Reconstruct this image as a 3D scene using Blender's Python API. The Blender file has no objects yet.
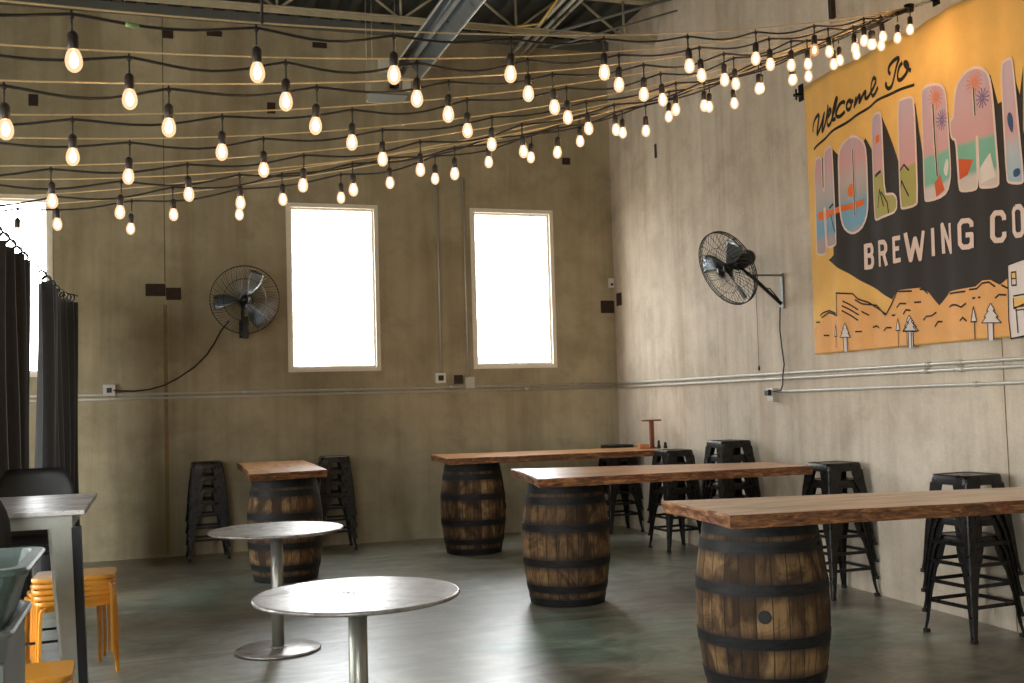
import bpy, bmesh, math, random, json
from mathutils import Vector, Matrix
from mathutils.geometry import tessellate_polygon

random.seed(7)
sc = bpy.context.scene
COL = sc.collection
PI = math.pi

# ---------------------------------------------------------------- camera
cam_d = bpy.data.cameras.new('camera')
cam_d.sensor_width = 36.0
cam_d.lens = 1079.3 / 1024 * 36
cam_d.clip_start = 0.05
cam = bpy.data.objects.new('camera', cam_d)
COL.objects.link(cam)
YAW, PITCH, ROLL = math.radians(18.3786), math.radians(3.194), math.radians(1.6408)
_f = Vector((math.sin(YAW)*math.cos(PITCH), math.cos(YAW)*math.cos(PITCH), math.sin(PITCH)))
_r = Vector((math.cos(YAW), -math.sin(YAW), 0))
_d = _f.cross(_r)
_r2 = math.cos(ROLL)*_r + math.sin(ROLL)*_d
_d2 = -math.sin(ROLL)*_r + math.cos(ROLL)*_d
m = Matrix((_r2, -_d2, -_f)).transposed().to_4x4()
m.translation = Vector((0, 0, 1.5))
cam.matrix_world = m
cam_d.dof.use_dof = True
cam_d.dof.focus_distance = 7.8
cam_d.dof.aperture_fstop = 7.0
sc.camera = cam

# ---------------------------------------------------------------- sky, exposure
WORLD = 8.6      # bright overcast above the horizon
GROUND = 3.8     # pale ground and buildings below it
world = bpy.data.worlds.new('overcast_sky')
sc.world = world
world.use_nodes = True
nt = world.node_tree
bg = nt.nodes['Background']
bg.inputs['Color'].default_value = (0.93, 0.97, 1.0, 1)
bg.inputs['Strength'].default_value = 1.0
_tc = nt.nodes.new('ShaderNodeTexCoord'); _sx = nt.nodes.new('ShaderNodeSeparateXYZ'); _rp = nt.nodes.new('ShaderNodeValToRGB')
nt.links.new(_tc.outputs['Generated'], _sx.inputs[0])
_ma = nt.nodes.new('ShaderNodeMath'); _ma.operation = 'MULTIPLY_ADD'; _ma.inputs[1].default_value = 0.5; _ma.inputs[2].default_value = 0.5
nt.links.new(_sx.outputs[2], _ma.inputs[0]); nt.links.new(_ma.outputs[0], _rp.inputs[0])
_rp.color_ramp.elements[0].position = 0.49; _rp.color_ramp.elements[0].color = (GROUND/WORLD, GROUND/WORLD*0.97, GROUND/WORLD*0.9, 1)
_rp.color_ramp.elements[1].position = 0.53; _rp.color_ramp.elements[1].color = (0.94, 0.98, 1.0, 1)
nt.links.new(_rp.outputs[0], bg.inputs['Color'])
bg.inputs['Strength'].default_value = WORLD
sc.view_settings.view_transform = 'Standard'
sc.view_settings.look = 'None'
sc.view_settings.gamma = 1.0
sc.view_settings.use_curve_mapping = False
sc.view_settings.exposure = 1.12
sc.cycles.use_denoising = True
sc.cycles.max_bounces = 8
sc.cycles.diffuse_bounces = 5
sc.cycles.transparent_max_bounces = 12
sc.cycles.sample_clamp_indirect = 6
sc.cycles.caustics_reflective = False
sc.cycles.caustics_refractive = False

# ---------------------------------------------------------------- helpers
def link(o, parent=None):
    COL.objects.link(o)
    if parent is not None:
        o.parent = parent
    return o

def tag(o, label=None, cat=None, group=None, kind=None):
    if label: o['label'] = label
    if cat: o['category'] = cat
    if group: o['group'] = group
    if kind: o['kind'] = kind
    return o

def empty(name, loc=(0, 0, 0), rz=0, label=None, cat=None, group=None):
    o = bpy.data.objects.new(name, None)
    o.empty_display_size = 0.1
    o.location = loc
    o.rotation_euler = (0, 0, rz)
    link(o)
    return tag(o, label, cat, group)

def copy_tree(o, parent=None):
    c = o.copy()
    COL.objects.link(c)
    c.parent = parent
    for ch in [x for x in bpy.data.objects if x.parent == o]:
        copy_tree(ch, c)
    return c

class MB:
    def __init__(s):
        s.v = []; s.f = []; s.mi = []; s.sm = []
    def add(s, vs, fs, mi=0, smooth=False):
        b = len(s.v)
        s.v += [tuple(v) for v in vs]
        for f in fs:
            s.f.append([b+i for i in f]); s.mi.append(mi); s.sm.append(smooth)
        return s
    def box(s, x0, x1, y0, y1, z0, z1, mi=0, M=None, bev=0):
        if bev > 0:
            bm = bmesh.new()
            bmesh.ops.create_cube(bm, size=1)
            for v in bm.verts:
                v.co = Vector(((x0+x1)/2+v.co.x*(x1-x0), (y0+y1)/2+v.co.y*(y1-y0), (z0+z1)/2+v.co.z*(z1-z0)))
            bmesh.ops.bevel(bm, geom=bm.edges[:], offset=bev, segments=2, profile=0.7, affect='EDGES')
            bm.verts.index_update()
            vs = [M @ v.co if M else v.co.copy() for v in bm.verts]
            s.add(vs, [[v.index for v in f.verts] for f in bm.faces], mi, False)
            bm.free()
            return s
        vs = [Vector((x, y, z)) for z in (z0, z1) for x, y in ((x0, y0), (x1, y0), (x1, y1), (x0, y1))]
        if M: vs = [M @ v for v in vs]
        return s.add(vs, [(3, 2, 1, 0), (4, 5, 6, 7), (0, 1, 5, 4), (1, 2, 6, 5), (2, 3, 7, 6), (3, 0, 4, 7)], mi)
    def hexa(s, lo, hi, mi=0):
        """lo, hi: four corners each, counter-clockwise from above"""
        return s.add(list(lo)+list(hi), [(3, 2, 1, 0), (4, 5, 6, 7), (0, 1, 5, 4), (1, 2, 6, 5), (2, 3, 7, 6), (3, 0, 4, 7)], mi)
    def tube(s, pts, r, n=6, mi=0, closed=False, smooth=True):
        pts = [Vector(p) for p in pts]
        k = len(pts)
        if k < 2: return s
        t0 = (pts[1]-pts[0]).normalized()
        up = Vector((0, 0, 1)) if abs(t0.z) < 0.9 else Vector((1, 0, 0))
        nrm = t0.cross(up).normalized()
        vs = []
        for i, p in enumerate(pts):
            if closed: t = (pts[(i+1) % k]-pts[i-1])
            else: t = pts[min(i+1, k-1)]-pts[max(i-1, 0)]
            if t.length < 1e-9: t = t0
            t = t.normalized()
            nrm = (nrm-t*nrm.dot(t))
            if nrm.length < 1e-6: nrm = t.orthogonal()
            nrm.normalize()
            b = t.cross(nrm)
            rr = r[i] if isinstance(r, (list, tuple)) else r
            for j in range(n):
                a = 2*PI*j/n
                vs.append(p+nrm*math.cos(a)*rr+b*math.sin(a)*rr)
        fs = []
        for i in range(k if closed else k-1):
            for j in range(n):
                a = i*n+j; b2 = i*n+(j+1) % n; c = ((i+1) % k)*n
                fs.append((a, b2, c+(j+1) % n, c+j))
        if not closed:
            fs.append(tuple(range(n))[::-1]); fs.append(tuple((k-1)*n+j for j in range(n)))
        return s.add(vs, fs, mi, smooth)
    def lathe(s, prof, n=32, c=(0, 0, 0), mi=0, M=None, smooth=True, cap=True):
        """prof: (r, z) from bottom to top"""
        vs = []; fs = []
        for r, z in prof:
            for j in range(n):
                a = 2*PI*j/n
                v = Vector((c[0]+r*math.cos(a), c[1]+r*math.sin(a), c[2]+z))
                vs.append(M @ v if M else v)
        for i in range(len(prof)-1):
            for j in range(n):
                fs.append((i*n+j, i*n+(j+1) % n, (i+1)*n+(j+1) % n, (i+1)*n+j))
        s.add(vs, fs, mi, smooth)
        if cap:
            b = len(s.v)-len(vs)
            s.f.append([b+j for j in range(n)][::-1]); s.mi.append(mi); s.sm.append(False)
            s.f.append([b+(len(prof)-1)*n+j for j in range(n)]); s.mi.append(mi); s.sm.append(False)
        return s
    def prism(s, poly, z0, z1, mi=0, M=None, side_mi=None):
        n = len(poly)
        tris = tessellate_polygon([[Vector((p[0], p[1], 0)) for p in poly]])
        vs = [Vector((p[0], p[1], z0)) for p in poly]+[Vector((p[0], p[1], z1)) for p in poly]
        if M: vs = [M @ v for v in vs]
        fs = [tuple(t) for t in tris]+[tuple(i+n for i in t) for t in tris]
        s.add(vs, fs, mi)
        b = len(s.v)-2*n
        for i in range(n):
            j = (i+1) % n
            s.f.append([b+i, b+j, b+n+j, b+n+i]); s.mi.append(mi if side_mi is None else side_mi); s.sm.append(False)
        return s
    def build(s, name, mats, parent=None, recalc=True):
        me = bpy.data.meshes.new(name)
        me.from_pydata(s.v, [], s.f)
        if not isinstance(mats, (list, tuple)): mats = [mats]
        for q in mats: me.materials.append(q)
        me.polygons.foreach_set('material_index', s.mi)
        me.polygons.foreach_set('use_smooth', s.sm)
        if recalc:
            bm = bmesh.new(); bm.from_mesh(me)
            bmesh.ops.recalc_face_normals(bm, faces=bm.faces[:])
            bm.to_mesh(me); bm.free()
        me.update()
        o = bpy.data.objects.new(name, me)
        return link(o, parent)

def arc(cx, cy, r, a0, a1, n):
    return [(cx+r*math.cos(a0+(a1-a0)*i/n), cy+r*math.sin(a0+(a1-a0)*i/n)) for i in range(n+1)]

def rrect(hx, hy, r, n=4):
    p = []
    for sx, sy, a in ((1, 1, 0), (-1, 1, PI/2), (-1, -1, PI), (1, -1, 1.5*PI)):
        p += arc(sx*(hx-r), sy*(hy-r), r, a, a+PI/2, n)
    return p

# ---------------------------------------------------------------- materials
class NB:
    """small node-building helper"""
    def __init__(s, name):
        s.m = bpy.data.materials.new(name)
        s.m.use_nodes = True
        s.t = s.m.node_tree
        s.b = s.t.nodes['Principled BSDF']
        s.out = s.t.nodes['Material Output']
    def n(s, typ, **kw):
        nd = s.t.nodes.new(typ)
        for k, v in kw.items():
            if k in nd.inputs: nd.inputs[k].default_value = v
            else: setattr(nd, k, v)
        return nd
    def l(s, a, b): s.t.links.new(a, b)
    def coord(s, scale=(1, 1, 1), which='Object', rot=(0, 0, 0)):
        tc = s.n('ShaderNodeTexCoord'); mp = s.n('ShaderNodeMapping')
        mp.inputs['Scale'].default_value = scale
        mp.inputs['Rotation'].default_value = rot
        s.l(tc.outputs[which], mp.inputs['Vector'])
        return mp.outputs['Vector']
    def noise(s, vec, scale, detail=6, rough=0.6, dist=0.0):
        nd = s.n('ShaderNodeTexNoise')
        nd.inputs['Scale'].default_value = scale; nd.inputs['Detail'].default_value = detail
        nd.inputs['Roughness'].default_value = rough; nd.inputs['Distortion'].default_value = dist
        s.l(vec, nd.inputs['Vector'])
        return nd.outputs['Fac']
    def ramp(s, fac, stops, interp='LINEAR'):
        r = s.n('ShaderNodeValToRGB'); r.color_ramp.interpolation = interp
        e = r.color_ramp.elements
        while len(e) < len(stops): e.new(0.5)
        for el, (p, c) in zip(e, stops):
            el.position = p; el.color = (*c, 1) if len(c) == 3 else c
        s.l(fac, r.inputs['Fac'])
        return r.outputs['Color']
    def mix(s, a, b, fac, mode='MIX'):
        x = s.n('ShaderNodeMix', data_type='RGBA', blend_type=mode)
        for sock, val in ((x.inputs[6], a), (x.inputs[7], b), (x.inputs[0], fac)):
            if isinstance(val, (int, float)): sock.default_value = val
            elif isinstance(val, tuple): sock.default_value = (*val, 1)
            else: s.l(val, sock)
        return x.outputs[2]
    def math(s, op, a, b=0.0, c=None):
        x = s.n('ShaderNodeMath', operation=op)
        for i, val in enumerate((a, b) if c is None else (a, b, c)):
            if isinstance(val, (int, float)): x.inputs[i].default_value = val
            else: s.l(val, x.inputs[i])
        return x.outputs[0]
    def bump(s, h, strength=0.3, dist=0.02):
        x = s.n('ShaderNodeBump'); x.inputs['Strength'].default_value = strength; x.inputs['Distance'].default_value = dist
        s.l(h, x.inputs['Height']); s.l(x.outputs['Normal'], s.b.inputs['Normal'])
    def color(s, c):
        if isinstance(c, tuple): s.b.inputs['Base Color'].default_value = (*c, 1)
        else: s.l(c, s.b.inputs['Base Color'])
    def rough(s, c):
        if isinstance(c, (int, float)): s.b.inputs['Roughness'].default_value = c
        else: s.l(c, s.b.inputs['Roughness'])

def srgb(r, g, b):
    f = lambda c: (c/255/12.92) if c/255 <= 0.04045 else ((c/255+0.055)/1.055)**2.4
    return (f(r), f(g), f(b))

def simple(name, c, rough=0.5, metal=0.0, var=0.15, scale=30, coat=0):
    k = NB(name)
    v = k.coord()
    n_ = k.noise(v, scale, 4)
    k.color(k.ramp(n_, [(0.3, tuple(x*(1-var) for x in c)), (0.7, tuple(min(1, x*(1+var)) for x in c))]))
    k.rough(k.math('MULTIPLY_ADD', n_, 0.2, rough-0.1))
    k.b.inputs['Metallic'].default_value = metal
    if coat: k.b.inputs['Coat Weight'].default_value = coat
    return k.m

def concrete_wall(name, dark, light, stain):
    k = NB(name)
    v = k.coord()
    big = k.noise(v, 0.55, 8, 0.62, 0.4)
    mid = k.noise(v, 2.6, 8, 0.65, 0.3)
    vs = k.coord((7, 7, 0.35))
    streak = k.noise(vs, 1.0, 6, 0.6, 0.2)
    fine = k.noise(v, 60, 3, 0.6)
    c = k.ramp(big, [(0.32, dark), (0.68, light)])
    c = k.mix(c, k.ramp(mid, [(0.34, (0.66, 0.64, 0.60)), (0.5, (1, 1, 1)), (0.68, (1.2, 1.2, 1.19))]), 0.5, 'MULTIPLY')
    c = k.mix(c, k.ramp(streak, [(0.36, (0.74, 0.72, 0.68)), (0.5, (1, 1, 1)), (0.64, (1.12, 1.12, 1.12))]), 0.42, 'MULTIPLY')
    # broad drip stains
    vd = k.coord((1.6, 1.6, 0.16))
    drip = k.noise(vd, 1.3, 5, 0.55)
    c = k.mix(c, stain, k.ramp(drip, [(0.56, (0, 0, 0)), (0.70, (0.6, 0.6, 0.6))]))
    c = k.mix(c, k.ramp(fine, [(0.3, (0.88, 0.88, 0.88)), (0.7, (1.08, 1.08, 1.08))]), 0.6, 'MULTIPLY')
    k.color(c)
    k.rough(0.82)
    k.b.inputs['Specular IOR Level'].default_value = 0.25
    h = k.math('ADD', mid, k.math('MULTIPLY', fine, 0.3))
    k.bump(h, 0.25, 0.01)
    return k.m

M = {}
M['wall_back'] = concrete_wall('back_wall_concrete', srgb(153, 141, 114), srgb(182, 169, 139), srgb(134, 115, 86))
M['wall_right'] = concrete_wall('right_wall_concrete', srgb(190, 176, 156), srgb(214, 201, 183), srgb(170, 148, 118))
M['joint_grey'] = simple('weathered_joint', srgb(104, 90, 66), 0.8, var=0.3, scale=6)
M['caulk'] = simple('tan_joint_caulk', srgb(138, 116, 74), 0.7, var=0.2, scale=12)

k = NB('polished_concrete_floor')
v = k.coord()
b1 = k.noise(v, 0.5, 8, 0.65, 0.8); b2 = k.noise(v, 2.2, 8, 0.68, 1.0); b3 = k.noise(v, 14, 5, 0.6)
vst = k.coord((0.7, 2.6, 1)); b4 = k.noise(vst, 2.2, 8, 0.68, 0.9)
c = k.ramp(b1, [(0.34, srgb(92, 88, 76)), (0.5, srgb(134, 133, 121)), (0.64, srgb(116, 140, 128))])
c = k.mix(c, k.ramp(b2, [(0.36, (0.5, 0.5, 0.47)), (0.5, (0.95, 0.97, 0.95)), (0.66, (1.5, 1.5, 1.44))]), 0.9, 'MULTIPLY')
c = k.mix(c, k.ramp(b4, [(0.38, (0.62, 0.62, 0.58)), (0.62, (1.3, 1.3, 1.28))]), 0.7, 'MULTIPLY')
c = k.mix(c, k.ramp(b3, [(0.35, (0.9, 0.9, 0.9)), (0.65, (1.1, 1.1, 1.1))]), 0.6, 'MULTIPLY')
sx = k.n('ShaderNodeSeparateXYZ'); k.l(v, sx.inputs[0])
def gline(sock, val, w=0.006):
    return k.math('LESS_THAN', k.math('ABSOLUTE', k.math('SUBTRACT', sock, val)), w)
ln = gline(sx.outputs[1], 6.99, 0.012)
for q in (gline(sx.outputs[1], 2.2), gline(sx.outputs[0], -1.9), gline(sx.outputs[0], 3.7, 0.003)):
    ln = k.math('MAXIMUM', ln, q)
c = k.mix(c, (0.03, 0.03, 0.027), k.math('MULTIPLY', ln, 0.75))
k.color(c)
k.rough(k.ramp(b2, [(0.3, (0.46,)*3), (0.7, (0.36,)*3)]))
k.b.inputs['Specular IOR Level'].default_value = 0.5
k.b.inputs['Coat Weight'].default_value = 0.75
k.l(k.ramp(b4, [(0.35, (0.36,)*3), (0.65, (0.29,)*3)]), k.b.inputs['Coat Roughness'])
k.bump(k.math('SUBTRACT', k.math('MULTIPLY', b3, 0.3), ln), 0.12, 0.01)
M['floor'] = k.m

k = NB('dark_metal_deck'); v = k.coord(); nn = k.noise(v, 3, 4)
k.color(k.ramp(nn, [(0.3, srgb(40, 42, 40)), (0.7, srgb(58, 60, 57))])); k.rough(0.55); k.b.inputs['Metallic'].default_value = 0.2
M['deck'] = k.m
M['cream_steel'] = simple('cream_primer_steel', srgb(168, 158, 132), 0.5, 0.0, 0.12, 8)
M['grey_steel'] = simple('grey_primer_steel', srgb(110, 112, 106), 0.5, 0.2, 0.12, 8)
M['galv'] = simple('galvanised_conduit', srgb(196, 192, 180), 0.42, 0.3, 0.1, 25)
M['alu'] = simple('aluminium_reflector', srgb(150, 160, 168), 0.3, 0.85, 0.12, 6)
M['black_metal'] = simple('black_gloss_metal', srgb(34, 33, 32), 0.32, 0.55, 0.15, 20)
k = NB('gunmetal_stool_paint'); v = k.coord(); nn = k.noise(v, 18, 5)
k.color(k.ramp(nn, [(0.3, srgb(36, 34, 33)), (0.7, srgb(52, 50, 48))])); k.rough(k.ramp(nn, [(0.3, (0.24,)*3), (0.7, (0.4,)*3)])); k.b.inputs['Metallic'].default_value = 0.7
M['stool'] = k.m
M['rubber'] = simple('black_rubber', (0.012, 0.012, 0.012), 0.7, 0, 0.2, 20)
M['cable'] = simple('black_cable', srgb(30, 26, 22), 0.6, 0, 0.2, 40)
M['guide'] = simple('steel_guide_wire', srgb(214, 190, 146), 0.45, 0.1, 0.1, 60)
M['socket'] = simple('brown_black_lamp_socket', srgb(38, 30, 24), 0.45, 0, 0.2, 60)
M['rust_plate'] = simple('rusty_weld_plate', srgb(58, 44, 32), 0.75, 0.2, 0.35, 30)
M['white_frame'] = simple('white_window_frame', srgb(236, 226, 208), 0.45, 0, 0.04, 20)
M['white_plastic'] = simple('white_plastic', srgb(220, 214, 200), 0.4, 0, 0.05, 30)
M['dark_plastic'] = simple('dark_plastic', srgb(30, 30, 30), 0.4, 0, 0.1, 30)
M['shell'] = simple('black_chair_shell', srgb(20, 18, 18), 0.5, 0, 0.15, 10)
M['black_leg'] = simple('black_chair_leg', srgb(24, 24, 25), 0.4, 0.3, 0.1, 20)
M['tub'] = simple('grey_green_tub_plastic', srgb(74, 88, 82), 0.42, 0, 0.08, 12)
M['cart'] = simple('grey_cart_plastic', srgb(108, 114, 109), 0.5, 0, 0.08, 12)
M['yellow'] = simple('amber_yellow_stool', srgb(226, 156, 52), 0.35, 0, 0.12, 9, 0.4)
M['leg_metal'] = simple('brushed_table_leg', srgb(150, 148, 138), 0.38, 0.7, 0.08, 14)
M['red_wood'] = simple('red_brown_wood_post', srgb(122, 68, 42), 0.5, 0, 0.25, 25)
M['orange_wood'] = simple('orange_wood_block', srgb(190, 124, 78), 0.5, 0, 0.15, 25)
M['yellow_pipe'] = simple('yellow_gas_line', srgb(208, 170, 70), 0.45, 0, 0.1, 20)
M['green_tape'] = simple('green_tape', srgb(120, 150, 100), 0.6, 0, 0.1, 20)

k = NB('brushed_aluminium_top'); v = k.coord()
g1 = k.noise(v, 5, 8, 0.65, 1.5); g2 = k.noise(k.coord((3, 60, 3)), 2.0, 3)
k.color(k.mix(k.ramp(g1, [(0.36, srgb(112, 104, 98)), (0.5, srgb(156, 151, 146)), (0.68, srgb(182, 178, 173))]), k.ramp(g2, [(0.3, (0.94,)*3), (0.7, (1.04,)*3)]), 0.5, 'MULTIPLY'))
k.b.inputs['Metallic'].default_value = 0.5
k.rough(k.ramp(g1, [(0.3, (0.40,)*3), (0.7, (0.27,)*3)]))
M['alu_top'] = k.m

def plank_mat(name, c0, c1, c2, axis='X', rough=0.22):
    k = NB(name)
    sc_ = (0.7, 9, 9) if axis == 'X' else (9, 0.7, 9)
    v = k.coord(sc_)
    g = k.noise(v, 2.0, 8, 0.62, 1.2)
    w = k.noise(k.coord((0.5, 3, 3) if axis == 'X' else (3, 0.5, 3)), 1.4, 4, 0.5, 2.0)
    f = k.noise(k.coord((3, 90, 90) if axis == 'X' else (90, 3, 90)), 1.0, 3)
    c = k.ramp(g, [(0.3, c0), (0.5, c1), (0.72, c2)])
    c = k.mix(c, k.ramp(w, [(0.38, (0.62, 0.55, 0.5)), (0.5, (1, 1, 1)), (0.66, (1.15, 1.1, 1.05))]), 0.7, 'MULTIPLY')
    c = k.mix(c, k.ramp(f, [(0.3, (0.85, 0.85, 0.85)), (0.7, (1.1, 1.1, 1.1))]), 0.5, 'MULTIPLY')
    k.color(c); k.rough(rough + 0.1)
    k.b.inputs['Coat Weight'].default_value = 0.6; k.b.inputs['Coat Roughness'].default_value = rough
    return k.m
M['plank_orange'] = plank_mat('orange_varnished_plank', srgb(178, 110, 56), srgb(224, 156, 90), srgb(244, 194, 134))
M['plank_orange_y'] = plank_mat('orange_varnished_plank_short', srgb(170, 104, 50), srgb(216, 150, 84), srgb(236, 184, 122), 'Y')
M['plank_tan'] = plank_mat('tan_varnished_plank', srgb(186, 146, 108), srgb(222, 186, 148), srgb(240, 212, 178), 'X', 0.24)
k = NB('bark_live_edge'); v = k.coord((6, 6, 30)); g = k.noise(v, 1.5, 7, 0.7, 0.8)
g2 = k.noise(k.coord((2.2, 2.2, 3)), 2.5, 5, 0.6, 0.5)
c = k.ramp(g, [(0.34, srgb(50, 30, 18)), (0.5, srgb(112, 70, 38)), (0.70, srgb(182, 128, 76))])
c = k.mix(c, srgb(104, 36, 22), k.ramp(g2, [(0.56, (0, 0, 0)), (0.66, (0.7, 0.7, 0.7))]))
k.color(c); k.rough(0.55); k.bump(g, 0.5, 0.01)
M['bark'] = k.m

def barrel_mat(name, tint):
    k = NB(name)
    tc = k.n('ShaderNodeTexCoord'); sx = k.n('ShaderNodeSeparateXYZ'); k.l(tc.outputs['Object'], sx.inputs[0])
    ang = k.math('ARCTAN2', sx.outputs[1], sx.outputs[0])
    u = k.math('MULTIPLY', k.math('ADD', ang, PI), 26/(2*PI))
    idx = k.math('FLOOR', u)
    fr = k.math('FRACT', u)
    oi = k.n('ShaderNodeObjectInfo')
    cx = k.n('ShaderNodeCombineXYZ'); k.l(idx, cx.inputs[0]); k.l(k.math('MULTIPLY', oi.outputs['Random'], 37.0), cx.inputs[1])
    wn = k.n('ShaderNodeTexWhiteNoise'); k.l(cx.outputs[0], wn.inputs[0])
    c = k.ramp(wn.outputs['Value'], [(0.0, tuple(x*tint for x in srgb(104, 78, 52))), (0.35, tuple(x*tint for x in srgb(130, 101, 68))), (0.7, tuple(x*tint for x in srgb(150, 118, 80))), (1.0, tuple(x*tint for x in srgb(172, 138, 98)))])
    gr = k.noise(k.coord((22, 22, 1.6)), 1.6, 7, 0.65, 0.7)
    c = k.mix(c, k.ramp(gr, [(0.36, (0.38, 0.33, 0.28)), (0.5, (0.95, 0.93, 0.9)), (0.7, (1.2, 1.2, 1.2))]), 0.85, 'MULTIPLY')
    st = k.noise(k.coord((3, 3, 2.2)), 1.7, 6, 0.6, 1.0)
    c = k.mix(c, k.ramp(st, [(0.44, (0.2, 0.17, 0.15)), (0.58, (1, 1, 1))]), 0.85, 'MULTIPLY')
    # black rust bleed just along the hoops
    edge = None
    for z0, z1 in HOOPS:
        d = k.math('SUBTRACT', k.math('ABSOLUTE', k.math('SUBTRACT', sx.outputs[2], (z0+z1)/2)), (z1-z0)/2)
        e = k.math('SUBTRACT', 1.0, k.math('MULTIPLY', d, 24.0))
        edge = e if edge is None else k.math('MAXIMUM', edge, e)
    cl = k.n('ShaderNodeClamp'); k.l(k.math('MULTIPLY', k.math('ADD', edge, k.math('SUBTRACT', gr, 0.55)), 0.8), cl.inputs[0])
    c = k.mix(c, (0.02, 0.015, 0.012), cl.outputs[0])
    gap = k.math('LESS_THAN', k.math('MINIMUM', fr, k.math('SUBTRACT', 1.0, fr)), 0.035)
    c = k.mix(c, (0.012, 0.008, 0.006), k.math('MULTIPLY', gap, 0.85))
    k.color(c); k.rough(0.8); k.b.inputs['Specular IOR Level'].default_value = 0.3
    k.bump(k.math('SUBTRACT', k.math('MULTIPLY', gr, 0.5), gap), 0.5, 0.006)
    return k.m
HOOPS = [(0.0, 0.058), (0.105, 0.155), (0.292, 0.345), (0.545, 0.598), (0.742, 0.795), (0.822, 0.895)]
M['barrel'] = barrel_mat('oak_barrel_staves', 0.74)
k = NB('black_iron_hoop'); v = k.coord((4, 4, 20)); g = k.noise(v, 3, 6, 0.6)
k.color(k.ramp(g, [(0.35, srgb(18, 18, 18)), (0.6, srgb(34, 33, 32)), (0.8, srgb(46, 40, 34))])); k.rough(0.6); k.b.inputs['Metallic'].default_value = 0.2
k.b.inputs['Specular IOR Level'].default_value = 0.3
M['hoop'] = k.m

def emis(name, c, s, trans=0.0):
    k = NB(name)
    e = k.n('ShaderNodeEmission'); e.inputs['Color'].default_value = (*c, 1); e.inputs['Strength'].default_value = s
    if trans:
        t = k.n('ShaderNodeBsdfTransparent'); mx = k.n('ShaderNodeMixShader'); mx.inputs[0].default_value = trans
        k.l(e.outputs[0], mx.inputs[1]); k.l(t.outputs[0], mx.inputs[2]); k.l(mx.outputs[0], k.out.inputs['Surface'])
    else:
        k.l(e.outputs[0], k.out.inputs['Surface'])
    return k.m
M['bulb_glass'] = emis('lit_bulb_glass', (1.0, 0.58, 0.32), 0.75, 0.4)
M['filament'] = emis('glowing_filament', (1.0, 0.68, 0.38), 75.0)
M['bulb_off'] = emis('dim_amber_bulb_glass', (1.0, 0.42, 0.16), 0.5, 0.5)
M['filament_dim'] = emis('dim_filament', (1.0, 0.62, 0.35), 2.5)

k = NB('window_glass'); g = k.n('ShaderNodeBsdfGlossy'); g.inputs['Roughness'].default_value = 0.02
t = k.n('ShaderNodeBsdfTransparent'); mx = k.n('ShaderNodeMixShader'); mx.inputs[0].default_value = 0.06
k.l(t.outputs[0], mx.inputs[1]); k.l(g.outputs[0], mx.inputs[2]); k.l(mx.outputs[0], k.out.inputs['Surface'])
M['glass'] = k.m

k = NB('charcoal_curtain_cloth'); v = k.coord((40, 40, 4)); g = k.noise(v, 4, 4)
k.color(k.ramp(g, [(0.3, srgb(34, 33, 34)), (0.7, srgb(50, 49, 50))])); k.rough(0.85); k.b.inputs['Sheen Weight'].default_value = 0.3
M['curtain'] = k.m
def cloth(name, c, var=0.06):
    k = NB(name); v = k.coord(); g = k.noise(v, 5, 4); f = k.noise(k.coord((1, 260, 260)), 1, 2)
    a = k.ramp(g, [(0.3, tuple(x*(1-var) for x in c)), (0.7, tuple(min(1, x*(1+var)) for x in c))])
    k.color(k.mix(a, k.ramp(f, [(0.3, (0.93,)*3), (0.7, (1.05,)*3)]), 0.6, 'MULTIPLY')); k.rough(0.85)
    return k.m
M['ban_yellow'] = cloth('golden_yellow_banner_cloth', srgb(236, 184, 100))
M['ban_black'] = cloth('charcoal_banner_print', srgb(52, 47, 44))
M['ban_cream'] = cloth('pale_pink_banner_print', srgb(226, 200, 186))
M['ban_orange'] = cloth('light_orange_banner_print', srgb(232, 170, 104))
M['ban_line'] = cloth('black_line_banner_print', srgb(40, 28, 20))
M['ban_kayak'] = cloth('orange_kayak_print', srgb(226, 110, 40))
M['ban_white'] = cloth('offwhite_banner_print', srgb(222, 208, 200))
M['ban_red'] = cloth('red_orange_print', srgb(206, 92, 50))
M['ban_blue'] = cloth('navy_print', srgb(52, 78, 112))
M['ban_olive'] = cloth('dark_olive_print', srgb(96, 96, 56))
M['ban_fire'] = cloth('salmon_firework_print', srgb(212, 130, 98))
M['ban_fire2'] = cloth('violet_firework_print', srgb(130, 110, 140))
def band(name, stops):
    k = NB(name); tc = k.n('ShaderNodeTexCoord'); sx = k.n('ShaderNodeSeparateXYZ'); k.l(tc.outputs['Object'], sx.inputs[0])
    nz = k.noise(tc.outputs['Object'], 2.2, 3, 0.5)
    z = k.math('DIVIDE', k.math('SUBTRACT', k.math('ADD', sx.outputs[2], k.math('MULTIPLY', k.math('SUBTRACT', nz, 0.5), 0.12)), 2.70-1.812), 0.9)
    k.color(k.ramp(z, stops)); k.rough(0.85)
    return k.m
LAV, PNK, GRY = srgb(190, 168, 182), srgb(208, 158, 156), srgb(188, 172, 168)
M['band_water'] = band('lake_picture_print', [(0.0, srgb(176, 160, 156)), (0.06, srgb(120, 164, 188)), (0.26, srgb(124, 168, 192)), (0.30, srgb(170, 164, 158)), (0.45, GRY), (0.62, PNK), (0.92, LAV)])
M['band_olive'] = band('meadow_picture_print', [(0.0, srgb(172, 164, 96)), (0.40, srgb(168, 160, 92)), (0.43, PNK), (0.62, srgb(202, 160, 162)), (0.92, LAV)])
M['band_teal'] = band('lakeside_picture_print', [(0.0, srgb(214, 196, 182)), (0.17, srgb(206, 190, 182)), (0.21, srgb(122, 176, 152)), (0.40, srgb(128, 180, 156)), (0.44, PNK), (0.7, srgb(200, 162, 166)), (0.96, srgb(184, 164, 180))])
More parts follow.
